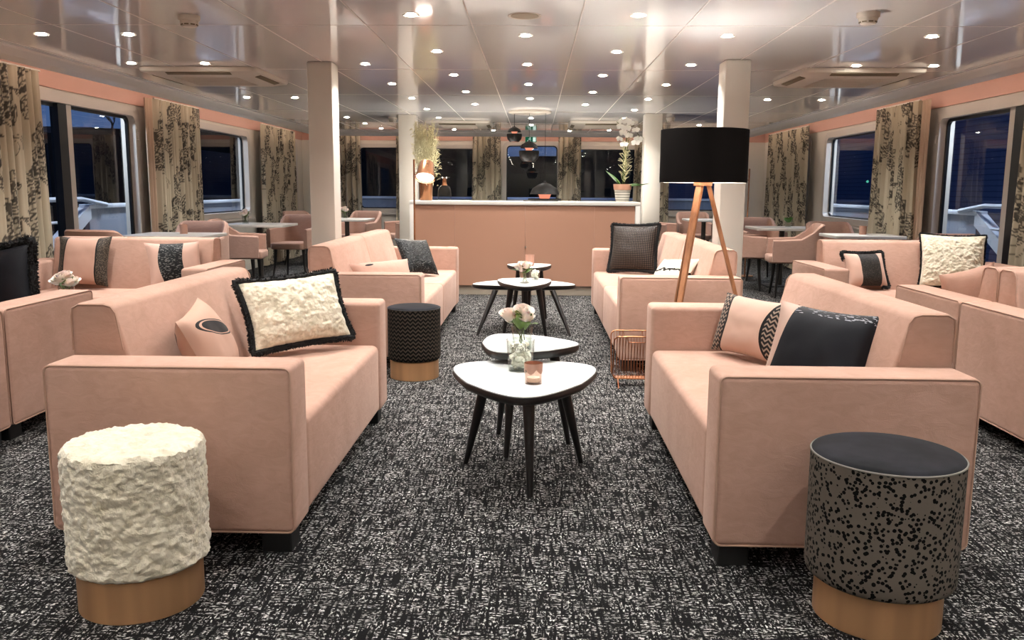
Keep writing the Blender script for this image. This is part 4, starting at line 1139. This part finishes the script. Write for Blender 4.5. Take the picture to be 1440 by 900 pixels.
# ------------------------------------------------------------------ curtains
def toile(n=250):
    """1 m x 1 m repeat of dark botanical drawing on cream; returns darkness 0..1"""
    T = np.zeros((n, n)); yy, xx = np.mgrid[0:n, 0:n]/n
    r = np.random.default_rng(21)
    def wrap(d): return d-np.round(d)
    def leaf(cx, cy, ang, L, W, dark):
        dx, dy = wrap(xx-cx), wrap(yy-cy); u = dx*math.cos(ang)+dy*math.sin(ang); v = -dx*math.sin(ang)+dy*math.cos(ang)
        s = u/L; prof = W*np.clip(4*s*(1-s), 0, 1)**.8; inside = (s > 0) & (s < 1) & (np.abs(v) < prof)
        edge = inside & (np.abs(v) > prof-.008); vein = inside & (np.abs(v) < .0045)
        full = r.uniform() < .35
        hatch = inside & (np.sin((u-np.abs(v)*.9)*2*PI/(.014 if full else .034)) > (-.3 if full else .72))
        T[inside] *= .1
        T[hatch] = np.maximum(T[hatch], dark*(.95 if full else .75)); T[edge | vein] = np.maximum(T[edge | vein], dark)
    def stroke(p0, p1, p2, wd, dark):
        for s in np.linspace(0, 1, 60):
            x, y = [(1-s)**2*a+2*s*(1-s)*b+s*s*c for a, b, c in zip(p0, p1, p2)]
            d = wrap(xx-x)**2+wrap(yy-y)**2; T[d < wd*wd] = np.maximum(T[d < wd*wd], dark)
    for (cx, cy, a0) in ((.15, .1, 1.2), (.62, .2, 2.0), (.38, .52, .9), (.88, .62, 1.9), (.12, .78, 1.5), (.64, .86, 1.1)):
        L = r.uniform(.40, .52); bend = r.uniform(-.5, .5)
        tip = (cx+math.cos(a0)*L, cy+math.sin(a0)*L); mid = (cx+math.cos(a0+bend)*L*.5, cy+math.sin(a0+bend)*L*.5)
        stroke((cx, cy), mid, tip, .005, .9)
        for s in np.linspace(.12, .98, 7):
            x, y = [(1-s)**2*a+2*s*(1-s)*b+s*s*c for a, b, c in zip((cx, cy), mid, tip)]
            for sd in (-1, 1):
                leaf(x, y, a0+sd*r.uniform(.5, 1.0)+bend*.3, r.uniform(.13, .21)*(1.15-.4*s), r.uniform(.026, .042), r.uniform(.85, .97))
        # scrolling tendrils
        for _ in range(3):
            a = r.uniform(0, 6.28); q = (cx+math.cos(a)*.13, cy+math.sin(a)*.13); m2 = (cx+math.cos(a+1)*.12, cy+math.sin(a+1)*.12)
            stroke((cx, cy), m2, q, .003, .75)
    return T
TO = toile()
def curtain(label, p0, p1, z0=.03, z1=2.118, fold=.098, amp=.044, step=.0075, seed=0., flare=.05, sheer=None, group='printed curtains'):
    """hangs from p0 to p1 (plan points)"""
    t = thing('curtain', label, 'curtain', (p0[0], p0[1], 0), 0, group)
    P0, P1 = Vector((0, 0)), Vector((p1[0]-p0[0], p1[1]-p0[1])); L = P1.length; d = P1/L; nrm = Vector((-d.y, d.x))
    cloth = L*1.55; nu = max(12, int(cloth/step)); nv = int((z1-z0)/(step*1.6)); n = TO.shape[0]
    V = []; F = []; cols = []
    for j in range(nv+1):
        v = j/nv; z = z0+(z1-z0)*v
        for i in range(nu+1):
            u = i/nu; s = u*L
            ph = 2*PI*s/fold+1.2*noise.noise(Vector((s*4+seed, z*.4, seed)))+seed
            A = amp*(.75+.5*noise.noise(Vector((s*3, seed, 5))))*(1.05-.25*v)
            off = A*math.sin(ph)+.25*A*math.sin(2.3*ph+1)
            lat = (u-.5)*flare*(1-v)**1.5*2*L**.3+.010*math.cos(ph)*(.5)
            q = d*(s+lat)+nrm*off; V.append((q.x, q.y, z))
            uu = int((u*cloth+seed*.37) % 1*n) % n; vv_ = int((z+seed*.21) % 1*n) % n
            cols.append(TO[vv_, uu])
    for j in range(nv):
        for i in range(nu):
            a = j*(nu+1)+i; F.append((a, a+1, a+nu+2, a+nu+1))
    o = obj('panel', (V, F), MT['curtain'], t)
    me = o.data; at_ = me.color_attributes.new('print', 'FLOAT_COLOR', 'POINT'); cols = np.array(cols)[:, None]
    cream = np.array(lin('b5aa93')); dark = np.array(lin('241f1a'))
    c4 = cream*(1-cols)+dark*cols; c4[:, 3] = 1
    at_.data.foreach_set('color', c4.astype(np.float32).ravel())
    obj('curtain_track', box(*sorted((P0.x-.01*abs(d.y), P1.x+.01*abs(d.y))), *sorted((P0.y-.01*abs(d.x), P1.y+.01*abs(d.x))), z1, z1+.012), MT['ac'], t, False)
    if sheer:
        a, b = Vector(sheer[0])-Vector(p0[:2]), Vector(sheer[1])-Vector(p0[:2]); LL = (b-a).length; dd_ = (b-a)/LL; nn = Vector((-dd_.y, dd_.x))
        V = []; F = []; m = 24
        for j in (0, 1):
            for i in range(m+1):
                q = a+dd_*LL*i/m+nn*.018*math.sin(i/m*2*PI*LL/.07); V.append((q.x, q.y, (z0, z1)[j]))
        F = [(i, i+1, i+m+2, i+m+1) for i in range(m)]
        obj('lining', (V, F), MT['lining'], t)
    return t
curtain('botanical print curtain at the left edge, in front of the glass door', (-4.06, 6.2), (-4.06, 7.12), seed=.3)
curtain('botanical print curtain between left glass door and left window', (-4.06, 9.24), (-4.06, 10.45), seed=1.7, sheer=((-4.09, 9.1), (-4.09, 9.24)))
curtain('botanical print curtain left, behind table with pale flowers', (-4.06, 12.85), (-4.06, 14.55), seed=2.9)
curtain('botanical print curtain right, between window and glass door', (3.91, 9.08), (3.91, 10.2), seed=3.4, sheer=((3.94, 8.9), (3.94, 9.08)))
curtain('botanical print curtain right, behind table with green plant', (3.91, 12.7), (3.91, 14.75), seed=4.6)
curtain('botanical print curtain at the right edge, in front of the glass door', (3.91, 6.25), (3.91, 7.08), seed=5.2)
curtain('botanical print curtain in the far left corner', (-3.62, 15.42), (-3.12, 15.42), seed=6.1)
curtain('narrow curtain on far wall right of the far left window', (-2.48, 15.42), (-2.3, 15.42), seed=6.8)
curtain('botanical print curtain on far wall left of the centre window', (-1.12, 15.42), (-.62, 15.42), seed=7.7)
curtain('botanical print curtain on far wall right of the centre window', (.40, 15.42), (.80, 15.42), seed=8.4)
curtain('narrow curtain on far wall behind the orchid', (1.74, 15.42), (1.92, 15.42), seed=9.3)
curtain('narrow curtain on far wall left of the black drum shade', (2.12, 15.42), (2.34, 15.42), seed=10.1)

# ------------------------------------------------------------------ ceiling fittings
def cassette(label, x, y, s=.475):
    t = thing('air_cassette', label, 'air conditioner', (x, y, ZC-.002), 0, 'ceiling air cassettes')
    bm = bmesh.new()
    lay = [(s, 0), (s, -.022), (s*.985, -.034), (s*.80, -.058)]
    rings = [[bm.verts.new((a, b, z)) for a, b in rrect(-q, q, -q, q, .04)] for q, z in lay]
    N = len(rings[0])
    for A, B in zip(rings, rings[1:]):
        for k in range(N): bm.faces.new((A[k], A[(k+1) % N], B[(k+1) % N], B[k]))
    bm.faces.new(rings[-1]); bm.faces.new(rings[0][::-1]); bmesh.ops.recalc_face_normals(bm, faces=bm.faces)
    obj('housing', bm, MT['ac'], t)
    for k in range(4):
        M = Matrix.Rotation(PI/2*k, 4, 'Z') @ Matrix.Translation((0, -s*.90, -.0455)) @ Matrix.Rotation(math.radians(-14.6), 4, 'X'); bm = bmesh.new()
        add_box(bm, -s*.55, s*.55, -.024, .024, -.004, .003, 0, 1, M); sl = obj('air_slot', bm, MT['slot'], t, False)
    bm = bmesh.new()
    for k in range(9): add_box(bm, -s*.55, s*.55, -s*.55+k*s*.1375-.006, -s*.55+k*s*.1375+.006, -.0625, -.0575)
    obj('return_grille', bm, MT['ac'], t, False)
cassette('square white ceiling air cassette on the left side', -2.72, 7.48)
cassette('square white ceiling air cassette on the right side', 2.56, 7.42)
cassette('square white ceiling air cassette at the far end, left', -1.12, 12.85)
cassette('square white ceiling air cassette at the far end, right', .95, 12.75)
def smoke(label, x, y, s=1.):
    t = thing('smoke_detector', label, 'smoke detector', (x, y, ZC-.0005), 0, 'ceiling smoke detectors')
    obj('mount', lathe([(.06*s, 0), (.06*s, -.02), (.055*s, -.028)], 36, cap1=True), MT['ac'], t)
    obj('sensor_head', lathe([(.05*s, -.0285), (.048*s, -.042), (.038*s, -.06), (.001, -.062)], 36, cap1=False), MT['ac'], t)
    bm = bmesh.new()
    for k in range(8):
        M = Matrix.Rotation(2*PI*k/8, 4, 'Z'); add_box(bm, -.012, .012, -.0455*s, -.041*s, -.053, -.047, 0, 1, M)
    obj('vent', bm, MT['slot'], t, False)
smoke('smoke detector on the ceiling at upper left', -1.96, 4.98); smoke('smoke detector on the ceiling at upper right', 1.78, 4.86)
smoke('smoke detector near the second left column', -1.97, 12.0); smoke('smoke detector near the second right column', 1.78, 11.7)
t = thing('ceiling_speaker', 'round flush ceiling speaker at top centre', 'speaker', (-.07, 4.96, ZC-.0005))
obj('rim', lathe([(.078, 0), (.092, -.004), (.094, -.001), (.094, 0), (.078, 0)], 44, cap0=False, cap1=False), MT['ac'], t)
obj('speaker_grille', lathe([(.001, -.004), (.078, -.003), (.078, 0)], 44, cap0=False, cap1=False), plain('beige speaker mesh', 'a59a86', .6), t)

# exit sign at the far end
t = thing('exit_sign', 'small green exit sign with running figure over the centre window', 'sign', (-.09, 15.30, 2.055))
obj('housing', box(-.105, .105, -.015, .015, -.055, .05, .004), MT['ac'], t)
obj('sign_face', box(-.098, .098, -.0175, -.0155, -.048, .043), MT['exit_green'], t, False)
bm = bmesh.new()
add_box(bm, .035, .085, -.0195, -.018, -.038, .035)
add_tube(bm, [(-.02, -.019, .012), (-.03, -.019, -.012), (-.05, -.019, -.02), (-.055, -.019, -.038)], .006, 6); add_tube(bm, [(-.03, -.019, -.012), (-.012, -.019, -.022), (-.012, -.019, -.038)], .006, 6)
add_tube(bm, [(-.045, -.019, .005), (-.02, -.019, .012), (.0, -.019, .0)], .005, 6)
bmesh.ops.create_icosphere(bm, subdivisions=1, radius=.009, matrix=Matrix.Translation((-.014, -.019, .028)))
obj('pictogram', bm, MT['exit_white'], t)
bm = bmesh.new()
for s in (-1, 1): add_tube(bm, [(s*.07, 0, .0505), (s*.07, 0, .28)], .004, 6)
obj('hanger', bm, MT['ac'], t)
# lights on the far shore
for k, (x_, y_, z_, c_, lb) in enumerate(((-30, 92, 4.0, 'ffd9a0', 'tiny warm lamp on the far shore through left window, topmost'), (-30.5, 91, 2.6, 'ffb060', 'tiny amber lamp on the far shore, left of a low row'),
        (-28.5, 91, 2.6, 'ffd9a0', 'tiny warm lamp on the far shore, middle of a low row'), (-27, 91, 2.7, 'ffa040', 'tiny orange lamp on the far shore, right of a low row'), (-26, 91, 2.2, '60d0b0', 'tiny green lamp on the far shore, lowest'))):
    sl_ = thing('shore_lamp', lb, 'lamp', (x_, y_-.3, 0), 0, 'lamps on the far shore')
    obj('post', tube([(0, 0, -3.0), (0, 0, z_-.14)], .03, 6), MT['black_foot'], sl_)
    obj('lamp_head', lathe([(.001, -.14), (.1, -.1), (.14, 0), (.1, .1), (.001, .14)], 10, cap0=False, cap1=False), emit('shore lamp %d' % k, c_, 4), sl_, loc=(0, 0, z_))
